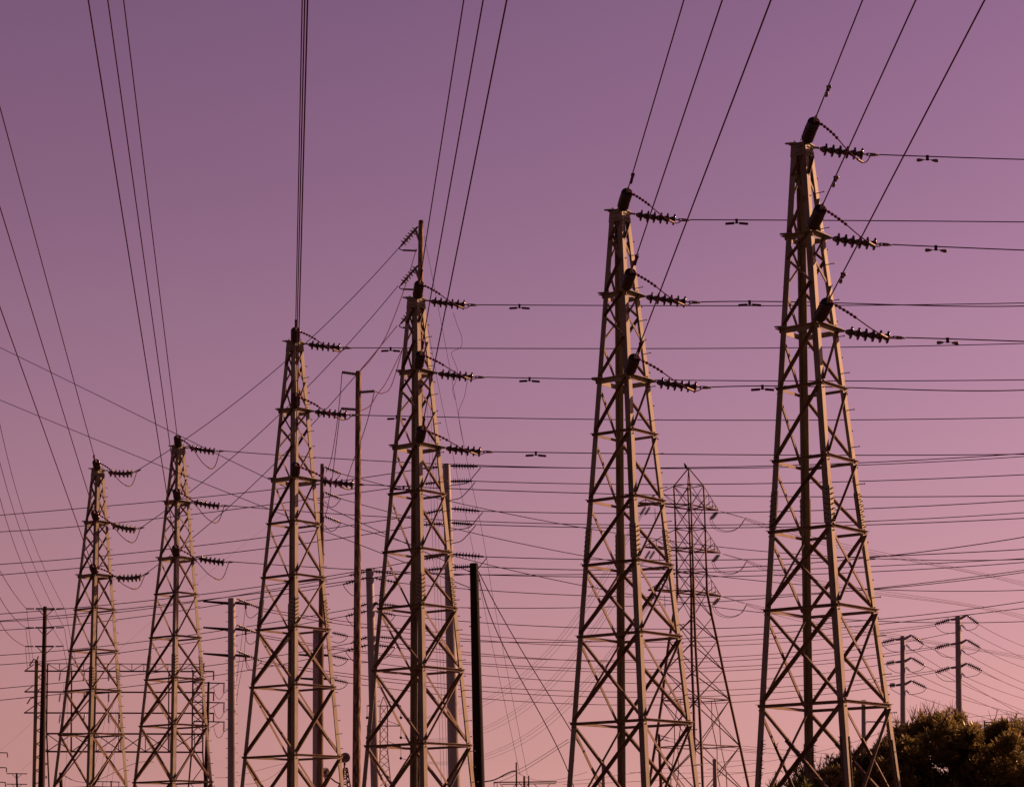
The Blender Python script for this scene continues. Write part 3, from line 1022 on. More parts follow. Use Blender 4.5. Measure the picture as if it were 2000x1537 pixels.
WI = [[(-10, 1214), (300, 1186), (400, 1174), (634, 1131)], [(-10, 1231), (300, 1200), (400, 1186), (600, 1152)], [(-10, 1280), (291, 1251), (400, 1236), (642, 1197)],
      [(-10, 1298.5), (290, 1267), (400, 1250.5), (642, 1209)], [(-10, 1345), (285, 1315), (445, 1295), (583, 1274), (646, 1262)], [(-10, 1368), (300, 1334), (445, 1317), (583, 1289), (650, 1276)]]
for k in range(6):
    wire(WI[k] + [IL[k]], 106, 100, .0165, f"wire climbing from the left edge to the {HN[k]} left string of the collared grey pole", "wires left of the collared grey pole")
# the long bundle to the right
K1L = [(1722, 1255), (1730, 1296), (1737, 1338)]
K2L = [(1826, 1219), (1826, 1266), (1827, 1313)]
BUN = [
    ("first right string of the collared grey pole", [IR[0], (937, 1121), (1135, 1122), (1450, 1116), (1705, 1105), (2010, 1090)], 100, 96),
    ("second right string of the collared grey pole", [IR[1], (829, 1142), (945, 1153), (1132, 1163), (1450, 1163), (1710, 1151), (2010, 1116)], 100, 96),
    ("third right string of the collared grey pole", [IR[2], (894, 1185.5), (1135, 1185.5), (1450, 1173.6), (1710, 1147), (2010, 1112)], 100, 96),
    ("fourth right string of the collared grey pole", [IR[3], (831, 1207), (900, 1212), (1128, 1225.5), (1450, 1226), (1720, 1208), (2010, 1173)], 100, 96),
    ("fifth right string of the collared grey pole", [IR[4], (897, 1252), (1128, 1253), (1450, 1241), (1720, 1218), (2010, 1186)], 100, 96),
    ("sixth right string of the collared grey pole", [IR[5], (797, 1268), (897, 1277), (1128, 1289), (1450, 1281), (1700, 1258), K1L[0]], 100, 130),
    ("top string of the thick grey pole", [(680, 1242), (800, 1262), (897, 1271), (1128, 1289.5), (1450, 1289), (1700, 1265), (1824, 1242), (1880, 1231)], 104, 133),
    ("middle string of the thick grey pole", [(680, 1287), (800, 1301), (897, 1315.5), (1128, 1331), (1450, 1329), (1700, 1301), K1L[1]], 104, 130),
    ("lowest string of the thick grey pole", [(680, 1333), (800, 1347), (897, 1360.5), (1128, 1375.5), (1450, 1369), (1700, 1345), K1L[2]], 104, 130),
    ("top string of the three-armed grey pole, upper strand", [(512, 1188), (640, 1206), (800, 1227), (897, 1239), (1128, 1253), (1450, 1250.6), (1720, 1228), K2L[0]], 98, 134),
    ("top string of the three-armed grey pole, lower strand", [(508, 1192), (640, 1212), (800, 1235), (897, 1247), (1128, 1263), (1450, 1259), (1720, 1234), (1828, 1222)], 98, 134),
    ("middle string of the three-armed grey pole, upper strand", [(512, 1240), (640, 1259), (800, 1279), (897, 1294), (1128, 1305.5), (1450, 1304), (1720, 1273), (1828, 1261), (1880, 1254)], 98, 134),
    ("middle string of the three-armed grey pole, lower strand", [(508, 1244), (640, 1263), (800, 1284), (897, 1298), (1128, 1310.5), (1450, 1309), (1720, 1281), K2L[1]], 98, 134),
    ("lowest string of the three-armed grey pole, upper strand", [(512, 1291), (640, 1308), (800, 1330), (897, 1338), (1128, 1349), (1450, 1346), (1700, 1325), (1828, 1309)], 98, 134),
    ("lowest string of the three-armed grey pole, lower strand", [(508, 1295), (640, 1315), (800, 1336), (897, 1345.5), (1128, 1360.5), (1450, 1356.5), (1700, 1332), K2L[2]], 98, 134)]
for lab, pts, d0, d1 in BUN:
    wire(pts, d0, d1, .0165, f"long wire sagging right from {lab}", "long wires sagging low across the middle")
# S: two steep thin lines from the upper left to the black pole
wire([(-10, 674), (300, 826), (435, 891), (525, 936), (635, 989), (800, 1063), (917, 1116)], 84, 60, .0115, "upper of two thin wires slanting down from the left edge to the black pole")
wire([(-10, 777), (170, 851), (330, 916), (400, 945), (562, 1008), (690, 1059), (797, 1100), (917, 1147)], 84, 60, .0115, "lower of two thin wires slanting down from the left edge to the black pole")
# thin guys and loose wires by the tall wooden pole
wire([(829, 462), (847, 555), (875, 700), (890, 782), (915, 915), (940, 1030), (957, 1130), (965, 1178), (1030, 1513)], 80, 90, .007, "very thin guy wire from the top of the tall wooden pole down to the right", None, True, "guy_wire", "wire", M_THIN)
wire([(828, 600), (840, 665), (862, 782), (900, 960), (925, 1080), (944, 1178), (1016, 1513)], 80, 90, .007, "very thin guy wire from lower on the tall wooden pole down to the right", None, True, "guy_wire", "wire", M_THIN)
wire([(885, 610), (893, 635), (902, 660), (900, 678), (887, 685), (882, 692), (893, 722), (890, 745), (884, 760), (889, 780)], 56.3, 56.3, .0055, "loose curly thin wire dangling from the third tower's top jumper", None, True, "loose_wire", "wire", M_THIN)
wire([(913, 742), (907, 775), (896, 805), (900, 840), (906, 868)], 56.3, 56.3, .0055, "loose thin wire dangling under the middle insulator of the third tower from the right", None, True, "loose_wire", "wire", M_THIN)
for q, lab in ((835, "left"), (841, "middle"), (847, "right")):
    wire([(q, 795), (q + 7, 980), (q + 15, 1190), (q + 27, 1537)], 84, 84, .006, f"thin nearly vertical wire behind the third tower from the right, {lab} of three", "thin vertical wires behind the tower", False, "guy_wire", "wire", M_THIN)

# K: two grey poles by the shrubs
KN = {"near": "grey steel pole with three slanted arms just right of the rightmost tower",
      "far": "taller grey steel pole with three slanted arms above the shrubs near the right edge"}
for key, x0, y0, d, bx, ys, LLs in (("near", 1763, 1242, 130, 1764, (1246, 1290, 1335), K1L), ("far", 1871, 1203, 134, 1874, (1207, 1255, 1301), K2L)):
    short = "grey pole beside the rightmost tower" if key == "near" else "grey pole near the right edge"
    pk = pole("steel_pole", KN[key], "pole", (x0, y0), (bx, 1430), d, 9.2 if key == "near" else 10.8, 11 if key == "near" else 12.8, M_POLE, "grey poles with slanted arms")
    for k, yy in enumerate(ys):
        lab = LV[k]
        pbar(pk, "arm", (x0 - 14, yy + 3), (x0 + 2, yy + 1), d, 4, 6, M_POLE)
        pbar(pk, "arm", (x0 + 1, yy + 3), (x0 + 17, yy - 6), d, 6, 4, M_POLE)
        G2 = "strings of the " + short
        sstring((x0 - 14, yy + 2), LLs[k], d, f"insulator string left of the {short}, {lab} row", G2, 7, 9.5)
        re = (x0 + 41 + 3 * k, yy + 8 + 2 * (2 - k))
        sstring((x0 + 17, yy - 6), re, d, f"insulator string slanting right from the {short}, {lab} row", G2, 7, 9)
        sstring((x0 + 6, yy + 12), (x0 + 14, yy + 20), d, f"short insulator string below the arm of {short}, {lab} row", G2, 4, 6)
        wire([re, (re[0] - 8, re[1] + 8), (re[0] - 22, re[1] + 12), (x0 + 13, yy + 21)], d, d, .016, f"jumper loop right of the {short}, {lab} row", "jumpers of the slanted arm poles", True, "jumper_cable", "cable")
        wire([LLs[k], (LLs[k][0] + 5, LLs[k][1] + 8), (LLs[k][0] + 18, LLs[k][1] + 16), (x0 - 5, LLs[k][1] + 18)], d, d, .016, f"jumper loop left of the {short}, {lab} row", "jumpers of the slanted arm poles", True, "jumper_cable", "cable")
        if key == "far":
            e1 = [(2010, 1266), (2010, 1307), (2010, 1351)][k]
            e2 = [(2010, 1289), (2010, 1338), (2010, 1367)][k]
        else:
            e1 = [(2010, 1352), (2010, 1392), (2010, 1398)][k]
            e2 = [(2010, 1402), (2010, 1410), (2010, 1424)][k]
        wire([re, ((re[0] + e1[0]) / 2, (re[1] + e1[1]) / 2 + 3), e1], d, 170, .015, f"wire slanting from the upper strings of the {short}, {lab} row", "wires right of the slanted arm poles")
        wire([(x0 + 14, yy + 20), ((x0 + 14 + e2[0]) / 2, (yy + 20 + e2[1]) / 2 + 3), e2], d, 170, .015, f"wire slanting from the short string of the {short}, {lab} row", "wires right of the slanted arm poles")
# L and other short poles
def stub(x, y0, d, w_, m, label, bx=None, name="steel_pole"):
    return pole(name, label, "pole", (x, y0), (bx if bx is not None else x + 1, 1537), d, w_, w_ * 1.15, m, "short poles low in the picture")


pL = stub(1687, 1369, 140, 9, M_POLE, "plain grey pole with a flat cap seen through the foot of the rightmost tower")
pbar(pL, "cap", (1687, 1367), (1687, 1371), 140, 10.5, 10.5, M_POLE)
pbar(pL, "arm", (1692, 1409), (1765, 1409.5), 140, 2.4, 2.4, M_DARKW)
stub(1178, 1483, 150, 6.5, M_POLE, "short grey pole behind the left leg of the second tower from the right")
p_ = stub(1396, 1484, 120, 8, M_POLE, "short grey pole with a flat top right of the big distant pylon's near leg")
pbar(p_, "cap", (1396, 1482), (1396, 1487), 120, 9, 9, M_POLE)
pM = stub(1287, 1433, 120, 5.5, M_WOOD, "thin brown pole with two strings through the foot of the second tower from the right", 1291, "wooden_pole")
for k, yy in enumerate((1436, 1442)):
    sstring((1290, yy), (1307, yy + 5), 120, f"tiny insulator string at the {('upper', 'lower')[k]} side of the thin brown pole", "tiny strings low in the picture", 6, 4)
wire([(1307, 1441), (1380, 1453), (1480, 1464)], 120, 125, .011, "thin wire sloping right from the upper string of the thin brown pole", None, False, m=M_THIN)
wire([(1307, 1447), (1400, 1462), (1482, 1470)], 120, 125, .011, "thin wire sloping right from the lower string of the thin brown pole", None, False, m=M_THIN)
stub(118.5, 1508, 95, 6, M_DARKW, "dark stub pole between the legs of the leftmost tower", None, "wooden_pole")
sstring((125, 1514), (143, 1523), 95, "tiny insulator string beside the dark stub pole at lower left", "tiny strings low in the picture", 7, 3.5)
wire([(143, 1523), (165, 1527), (215, 1512), (300, 1488)], 95, 100, .012, "thin wire from the dark stub pole toward the second tower from the left", None, False, m=M_THIN)
pR = stub(32.5, 1509, 110, 3.6, M_DARKW, "small dark crossarm pole at the lower left corner", None, "wooden_pole")
for yy in (1510.5, 1531):
    pbar(pR, "crossarm", (13, yy - .5), (53, yy), 110, 1.7, 1.7, M_DARKW)
    pbar(pR, "brace", (24, yy + 1), (31, yy + 8), 110, 1, 1, M_DARKW)
    pbar(pR, "brace", (42, yy + 1), (34, yy + 8), 110, 1, 1, M_DARKW)
pQ0 = pole("wooden_pole", "dark pole cut off by the left edge, its three drooping arms just in view", "pole", (-14, 1440), (-15, 1537), 96, 6, 7, M_DARKW, "short poles low in the picture")
for yy in (1469.5, 1498.5, 1527):
    k = (yy - 1469) / 57
    pbar(pQ0, "arm", (-14, yy - .5), (14 - 4 * k, yy), 96, 2, 1.8, M_DARKW)
    post_ins(pQ0, (14.5 - 4 * k, yy), (15 - 4 * k, yy + 9), 96, 3)
# Q: pole with three short arms near the second tower
pQ = pole("wooden_pole", "dark wooden pole with three arms right of the second tower from the left", "pole", (407.5, 1331), (402, 1537), 100, 4.5, 9, M_DARKW, GP)
for k, (yy, lab) in enumerate(((1333.5, "top"), (1371.5, "middle"), (1409, "lowest"))):
    pbar(pQ, "arm", (378, yy - 1), (439, yy + .5), 99.7, 2.5, 2.2, M_DARKW)
    pbar(pQ, "brace", (410, yy + 12), (428, yy + 1), 99.7, 1.3, 1.3, M_DARKW)
    sstring((437.5, yy + 1), (437, yy + 20), 99.7, f"hanging insulator string at the {lab} arm of the pole right of the second tower", "hanging strings beside the second tower", 8, 5)
    wire([(437, yy + 20), (432, yy + 29), (426, yy + 31), (421, yy + 24), (417, yy + 8)], 99.7, 101, .011, f"slack loop below the {lab} arm of the pole right of the second tower", "slack loops beside the second tower", True, "jumper_cable", "cable")
    wire([(437, yy + 20), (448, yy + 12)], 99.7, 99, .011, f"short lead from the {lab} hanging string to the grey pole with three arms", "short leads beside the second tower", True)


# ------------------------------------------------------------------ substation gantry behind the left towers
GD = 112
gan = thing("substation_gantry", "wide rusty steel gantry frame behind the two leftmost towers", "gantry", P(235, 1700, GD))


def gbar(name, segs, w_, m=M_FAR, dd=0):
    mb = MB()
    for a, b in segs:
        mb.bar(P(*a, GD + dd), P(*b, GD + dd), px(w_ * 1.05, GD))
    return mb.build(name, m, gan)


def base_y(x):     # image y of the ground at the gantry
    return 1752 + 64


gbar("column", [((72, 1290), (61, 1830))], 6.5, M_STEEL)
gbar("column", [((93, 1297), (91, 1425)), ((91, 1425), (96, 1540)), ((96, 1540), (104, 1830))], 2.6)
gbar("column", [((377, 1308), (375, 1460)), ((375, 1460), (368, 1540)), ((368, 1540), (350, 1830))], 2.8)
gbar("column", [((397, 1298), (396, 1470)), ((396, 1470), (401, 1540)), ((401, 1540), (420, 1830))], 2.6)
lat = []
yy, sgn = 1296, 1
while yy < 1530:
    xl, xr = 75 - (yy - 1290) * .02, 92
    lat.append(((xl, yy), (xr, yy + 13)) if sgn > 0 else ((xr, yy), (xl, yy + 13)))
    yy += 13
    sgn = -sgn
gbar("lacing", lat, 1.5)
lat = []
yy, sgn = 1300, 1
while yy < 1530:
    xl = 377 if yy < 1460 else 377 - (yy - 1460) * .1
    xr = 397 if yy < 1470 else 397 + (yy - 1470) * .06
    st = 16 if yy < 1460 else 34
    lat.append(((xl, yy), (xr, yy + st)) if sgn > 0 else ((xr, yy), (xl, yy + st)))
    if yy < 1440:
        lat.append(((xr, yy), (xl, yy + st)) if sgn > 0 else ((xl, yy), (xr, yy + st)))
    yy += st
    sgn = -sgn
gbar("lacing", lat, 1.4)
gbar("beam", [((48, 1310), (418, 1311))], 2.6)
gbar("beam", [((72, 1295.5), (400, 1296.5))], 1.4)
tr = []
xs = [93 + 23.5 * k for k in range(14)]
for k, (a, b) in enumerate(zip(xs, xs[1:])):
    tr.append(((a, 1296), (b, 1310)) if k % 2 == 0 else ((a, 1310), (b, 1296)))
    tr.append(((b, 1296), (b, 1310)))
gbar("truss_web", tr, 1.2)
gbar("beam", [((48, 1350.5), (418, 1352))], 2.6)
gbar("beam", [((47, 1391.5), (418, 1392.5))], 2.6)
gbar("beam", [((90, 1432), (400, 1433))], 3)
gbar("beam", [((90, 1467), (395, 1468.5))], 3)
tr = []
xs = [92 + 48 * k for k in range(7)]
for a, b in zip(xs, xs[1:]):
    tr += [((a, 1433), (b, 1467)), ((a, 1467), (b, 1433)), ((b, 1433), (b, 1467))]
gbar("truss_web", tr, 1.5)
gbar("post", [((140, 1310), (139, 1467))], 2.6)
gbar("post", [((330, 1310), (329, 1467))], 2.2)
gbar("post", [((232, 1392), (232, 1467))], 1.6)
for yy in (1310, 1350.5, 1391.5):
    gbar("bracket", [((48, yy), (66, yy - 13))], 1.5)
    gbar("bracket", [((417.5, yy + 1), (417, yy + 18))], 2.2)
gbar("lightning_rod", [((72, 1290), (75, 1281))], 2)
gbar("hook_arm", [((57, 1300), (66, 1287)), ((66, 1287), (73, 1290))], 2)
gbar("hook_arm", [((53, 1374), (60, 1363)), ((60, 1363), (66, 1362))], 2)
for r_, yy in enumerate((1312, 1353, 1394)):
    for c_, xx in enumerate((118, 165, 212, 233)):
        sstring((xx, yy), (xx + (-2.5 if c_ < 2 else 0), yy + 18), GD, f"dark string hanging under the {LV[r_]} gantry beam, {HN[c_]} from the left", "strings hanging under the gantry beams", 7, 5.2)
for q, (xa, xb) in enumerate(((124, 108), (131, 126), (214, 176), (222, 190), (232, 206), (226, 218))):
    wire([(xa, 1335 + 10 * q), ((xa + xb) / 2 + 3, 1440), (xb, 1537)], 114, 118, .006, f"very thin dropper under the gantry, {HN[q]} from the left", "very thin droppers under the gantry", False, m=M_THIN)
fr = thing("timber_gantry", "low wooden frame of thin bars at the bottom edge between the two leftmost towers", "frame", P(213, 1545, 120))
for seg, w_ in ((((190, 1525.5), (234, 1526.5)), 1.6), (((160, 1537), (245, 1536)), 2), (((217, 1524), (217, 1542)), 2), (((201, 1527), (200, 1542)), 1.2), (((232, 1527), (232, 1542)), 1.2)):
    mb = MB(); mb.bar(P(*seg[0], 120), P(*seg[1], 120), px(w_, 120)); mb.build("bar", M_DARKW, fr)

# ------------------------------------------------------------------ big distant pylon
JD = 280
pj = thing("transmission_pylon", "big distant double circuit pylon with six lattice arms, between the two rightmost towers", "pylon", P(1362, 1785, JD))
JL = [(949, 1316, 1374), (990, 1318, 1376), (1033, 1319.5, 1377.5), (1074, 1321, 1378.5), (1117, 1322, 1380), (1157, 1323.5, 1381), (1206, 1314.5, 1391), (1252, 1306.5, 1401), (1310, 1299, 1413), (1367, 1293, 1425.5), (1458, 1279, 1445.5), (1560, 1263, 1467), (1785, 1228, 1516)]


def jc(k):
    y, xl, xr = JL[k]
    wv = xr - xl
    e = px(wv, JD) / 2
    cx = (xl + xr) / 2 + 0.6
    off = 0.04 * wv
    return [P(xl, y, JD), P(cx + off, y, JD - e), P(xr, y, JD), P(cx - off, y, JD + e)]


JC = [jc(k) for k in range(len(JL))]
# same real height for the four corners of each ring
for ring in JC:
    zz = (ring[0].z + ring[2].z) / 2
    for q in ring:
        q.z = zz
for i in range(4):
    mb = MB()
    mb.tube([JC[k][i] for k in range(len(JL))], [.11, .11, .12, .13, .15, .17, .18, .18, .18, .18, .18, .18, .18], 5)
    mb.build("leg", M_FAR, pj)
apex = P(1345, 914, JD)
mb = MB()
for i in range(4):
    mb.tube([JC[0][i], apex], .075, 4)
mb.build("peak", M_FAR, pj)
for k in range(len(JL) - 1):
    mb = MB()
    for i in range(4):
        a, b, c, d = JC[k][i], JC[k][(i + 1) % 4], JC[k + 1][i], JC[k + 1][(i + 1) % 4]
        r_ = .055 if k < 6 else .07
        mb.tube([a, d], r_, 4)
        mb.tube([b, c], r_, 4)
        if k in (0, 1, 2, 3, 4, 5, 9, 10, 11):
            mb.tube([a, b], r_, 4)
        if k >= 9:
            m1 = a.lerp(d, .5)
            mb.tube([m1, c.lerp(d, .5)], .06, 4)
            mb.tube([m1, a.lerp(b, .5)], .05, 4)
    mb.build("bracing_panel", M_FAR, pj)
TIPR = [(1403, 996), (1407, 1079), (1408, 1163)]
TIPL = [(1247, 982), (1256, 1068), (1266, 1152)]
for q in range(3):
    up_, lo_ = JC[2 * q], JC[2 * q + 1]
    for side, tip, dd in ((2, P(*TIPR[q], JD + 3), 1), (0, P(*TIPL[q], JD - 3), -1)):
        mb = MB()
        base = [lo_[side].lerp(lo_[1], .12), lo_[side].lerp(lo_[3], .12)]
        roots = [lo_[1], lo_[3]]
        for rr in roots:
            mb.tube([rr, tip], .1, 4)
        mb.tube([up_[side], tip], .055, 4)
        mb.tube([lo_[side], tip], .06, 4)
        for u in (.35, .6, .8):
            pu, pl = up_[side].lerp(tip, u), lo_[side].lerp(tip, u)
            mb.tube([pu, pl], .045, 4)
            for rr in roots:
                mb.tube([pu, rr.lerp(tip, u * .75)], .04, 4)
            mb.tube([roots[0].lerp(tip, u), roots[1].lerp(tip, u - .2)], .045, 4)
        mb.build("crossarm", M_FAR, pj)
GJ2 = "strings of the big distant pylon"
for q in range(3):
    x, y = TIPR[q]
    ex, ey = x + 53 - q, y + 16
    sstring((x + 3, y + 2), (ex, ey), JD + 3, f"long thin string right of the big distant pylon's {LV[q]} arm", GJ2, 24, 3.0, M_GREYP)
    sstring((x - 1, y + 3), (x - 13, y + 18), JD, f"dark slanted string under the right tip of the big distant pylon's {LV[q]} arm", GJ2, 9, 7)
    sstring((x - 5, y + 4), (x - 17, y + 19), JD + 1, f"second dark slanted string under the right tip of the big distant pylon's {LV[q]} arm", GJ2, 9, 7)
    wire([(x - 13, y + 18), (x - 5, y + 33), (x + 17, y + 41), (x + 40, y + 34), (ex, ey)], JD, JD + 3, .035, f"wide jumper loop right of the big distant pylon's {LV[q]} arm", "jumpers of the big distant pylon", True, "jumper_cable", "cable", M_THIN)
    wire([(x - 17, y + 20), (x - 8, y + 36), (x + 14, y + 43), (x + 36, y + 37), (ex - 1, ey + 1)], JD, JD + 3, .03, f"second wide jumper loop right of the big distant pylon's {LV[q]} arm", "jumpers of the big distant pylon", True, "jumper_cable", "cable", M_THIN)
    for s_ in range(3):
        off = (-2, 2, 6)[s_]
        ys_ = [(1505, 1028, 1700, 1076, 2010, 1141), (1505, 1112, 1712, 1155, 2010, 1206), (1500, 1190, 1720, 1236, 2010, 1284)][q]
        wire([(ex, ey + off * .5), (ys_[0], ys_[1] + off), (ys_[2], ys_[3] + off * (1.2 if s_ < 2 else 1)), (ys_[4], ys_[5] + off)], JD + 3, 420, .03, f"fine distant strand right of the big distant pylon's {LV[q]} arm, {HN[s_]} of three", "fine distant strands", False, m=M_THIN)
    xl, yl = TIPL[q]
    sstring((xl + 14, yl + 7), (xl + 3, yl + 24), JD - 2, f"dark slanted string under the left tip of the big distant pylon's {LV[q]} arm", GJ2, 9, 7)
    sstring((xl + 23, yl + 7), (xl + 12, yl + 24), JD - 2, f"second dark slanted string under the left tip of the big distant pylon's {LV[q]} arm", GJ2, 9, 7)
    sstring((xl + 32, yl + 9), (xl + 33, yl + 38), JD - 1, f"thin hanging string left of the big distant pylon's {LV[q]} arm", GJ2, 14, 2.2)
    for s_ in range(3):
        off = (0, 5, 12)[s_]
        pts = [[(xl + 3, yl + 24), (1180, 1120), (1125, 1199), (1045, 1292), (945, 1368), (860, 1394), (783, 1401)],
               [(xl + 3, yl + 24), (1190, 1190), (1122, 1264), (1036, 1360), (945, 1426), (860, 1440), (783, 1440)],
               [(xl + 3, yl + 24), (1200, 1260), (1122, 1346), (1040, 1430), (945, 1474), (860, 1486), (783, 1481)]][q]
        pts = [(a + off * .8, b + off * .6) if 0 < n_ < 6 else (a + off * .4, b) for n_, (a, b) in enumerate(pts)]
        wire(pts, JD - 2, 600, .026, f"fine distant strand sagging left from the big distant pylon's {LV[q]} arm, {HN[s_]} of three", "fine distant strands", False, m=M_THIN)
wire([(1110, 1443), (1060, 1475), (1027, 1495), (960, 1523)], 200, 260, .022, "fine distant strand sloping down left beside the second tower's lower leg", "fine distant strands", False, m=M_THIN)
wire([(1112, 1448), (1062, 1480), (1030, 1500), (963, 1530)], 200, 262, .022, "lower fine distant strand sloping down left beside the second tower's lower leg", "fine distant strands", False, m=M_THIN)
# small dark bird perched at the apex of the distant pylon
mb = MB()
mb.lathe(P(1341, 914, JD - .4), P(1337, 906, JD - .4) - P(1341, 914, JD - .4), [(-.25, .02), (0, .12), (.2, .17), (.4, .13), (.5, .1), (.6, .09), (.68, .03), (.74, 0)], 8)
mb.build("perched_bird", M_BLACK, pj)

# small far pylon between the poles
ND = 600
pn = thing("transmission_pylon", "tiny far lattice pylon with marker balls, seen left of the third tower from the right", "pylon", P(749, 1752, ND))
cols = [(1378, 742.5, 757), (1416, 742.5, 757), (1470, 742.5, 757.5), (1500, 741, 760.5), (1537, 739, 764), (1752, 728, 778)]
mb = MB()
for s_ in (0, 1):
    for e in (-1, 1):
        mb.tube([P(c[1 + s_], c[0], ND + e) for c in cols], .14, 4)
mb.build("legs", M_FAR, pn)
mb = MB()
for a, b in zip(cols, cols[1:]):
    nseg = max(1, int((b[0] - a[0]) / 14))
    for k in range(nseg):
        u, v = k / nseg, (k + 1) / nseg
        L0 = (a[1] + (b[1] - a[1]) * u, a[0] + (b[0] - a[0]) * u)
        R0 = (a[2] + (b[2] - a[2]) * u, a[0] + (b[0] - a[0]) * u)
        L1 = (a[1] + (b[1] - a[1]) * v, a[0] + (b[0] - a[0]) * v)
        R1 = (a[2] + (b[2] - a[2]) * v, a[0] + (b[0] - a[0]) * v)
        mb.tube([P(*L0, ND), P(*R1, ND)], .08, 4)
        mb.tube([P(*R0, ND), P(*L1, ND)], .08, 4)
mb.build("lacing", M_FAR, pn)
mb = MB()
for a in ((742.5, 1378), (757, 1378)):
    mb.tube([P(*a, ND), P(749, 1360, ND)], .1, 4)
mb.build("peak", M_FAR, pn)
for yy in (1378, 1417, 1457):
    mb = MB()
    mb.tube([P(716, yy, ND), P(783, yy, ND)], .13, 4)
    mb.tube([P(757, yy - 10, ND), P(783, yy, ND)], .07, 4)
    mb.tube([P(742, yy - 10, ND), P(716, yy, ND)], .07, 4)
    mb.build("crossarm", M_FAR, pn)
    for xx, lab in ((717, "left"), (783, "right")):
        mb = MB()
        mb.tube([P(xx, yy, ND), P(xx, yy + 22, ND)], .06, 4)
        c = P(xx, yy + 23, ND)
        mb.lathe(c + Vector((0, 0, .4)), (0, 0, -1), [(0, 0), (.12, .25), (.4, .4), (.68, .25), (.8, 0)], 8)
        mb.build("hanging_weight", M_BLACK, pn)

# microwave mast with two dishes
MD = 300
pm = thing("microwave_mast", "lattice mast with two round dish antennas behind the third tower from the left", "mast", P(673, 1768, MD))
mcol = [(1499, 671.5, 678.5), (1516, 669, 681), (1537, 661, 685), (1768, 625, 718)]
for s_ in (0, 1):
    mb = MB(); mb.tube([P(c[1 + s_], c[0], MD) for c in mcol], .1, 5); mb.build("leg", M_FAR, pm)
    mb = MB(); mb.tube([P((c[1 + s_] + 673) / 2, c[0], MD + (1 if s_ else -1)) for c in mcol], .08, 5); mb.build("leg", M_FAR, pm)
mb = MB()
for a, b in zip(mcol, mcol[1:]):
    for k in range(2):
        u, v = k / 2, (k + 1) / 2
        q = lambda s_, t_: P(a[s_] + (b[s_] - a[s_]) * t_, a[0] + (b[0] - a[0]) * t_, MD)
        mb.tube([q(1, u), q(2, v)], .06, 4); mb.tube([q(2, u), q(1, v)], .06, 4); mb.tube([q(1, u), q(2, u)], .06, 4)
mb.build("lacing", M_FAR, pm)


def dish(x, y, r, flat=1.0, az=0.3):
    c = P(x, y, MD - 1)
    ax = Vector((az, -1, 0)).normalized()
    rr = px(r, MD)
    mb = MB()
    mb.lathe(c, ax, [(-.35 * rr, 0), (-.3 * rr, .5 * rr), (-.1 * rr, .85 * rr), (.05 * rr, rr), (.3 * rr, rr), (.31 * rr, .93 * rr), (.22 * rr, .5 * rr), (.18 * rr, 0)], 24)
    d = mb.build("dish", M_DISH, pm)
    mb = MB()
    mb.tube([c + ax * .2 * rr, c + ax * .75 * rr], .12, 6)
    link("feed_horn", MB.mesh(mb, "feed_horn", M_FAR), d).location = -Vector(pm.location)
    mb = MB()
    mb.tube([c - ax * .3 * rr, P(x, y + r * 1.5, MD)], .09, 5)
    mb.build("dish_mount", M_FAR, pm)


dish(674, 1479, 9.6, 1, .25)
dish(635, 1508, 9.5, 1, .9)
mb = MB(); mb.tube([P(638, 1512, MD), P(655, 1526, MD), P(664, 1530, MD)], .1, 5); mb.build("bracket", M_FAR, pm)
mb = MB(); mb.tube([P(672.5, 1488, MD), P(673, 1500, MD)], .12, 5); mb.build("bracket", M_FAR, pm)

# wooden H frames near the bottom, right of the black pole
HD = 160
ph = thing("timber_gantry", "low wooden frame with a long double crossbeam right of the black pole", "frame", P(1022, 1800, HD))
for (xa, ya, xb, w_) in ((1008.5, 1488, 1011, 3.2), (1024, 1515, 1024, 4.2), (1032.5, 1514, 1033, 2.8)):
    mb = MB(); mb.tube([P(xa, ya, HD), P(xb, 1800, HD)], [px(w_, HD) / 2, px(w_ * 1.2, HD) / 2], 8); mb.build("post", M_WOOD, ph)
for a, b, w_ in (((964, 1527), (1088, 1526), 2.2), ((980, 1531), (1086, 1529.5), 1.5)):
    mb = MB(); mb.bar(P(*a, HD), P(*b, HD), px(w_, HD)); mb.build("crossbeam", M_WOOD, ph)
for a, b in (((976, 1529), (990, 1545)), ((1008, 1531), (994, 1545)), ((1044, 1531), (1056, 1545)), ((1074, 1530), (1062, 1545)), ((1014, 1528), (1024, 1540)), ((1034, 1528), (1024, 1540)), ((965, 1528), (965, 1545)), ((971, 1528), (971, 1545))):
    mb = MB(); mb.bar(P(*a, HD), P(*b, HD), px(1.3, HD)); mb.build("knee_brace", M_WOOD, ph)
wire([(946, 1526), (966, 1522), (990, 1510), (1003, 1505), (1009, 1506)], HD, HD, .045, "thick slack cable curving up to the low wooden frame's tallest post", None, True, "slack_cable", "cable", M_DARKW)
GT = "thin wires near the bottom edge"
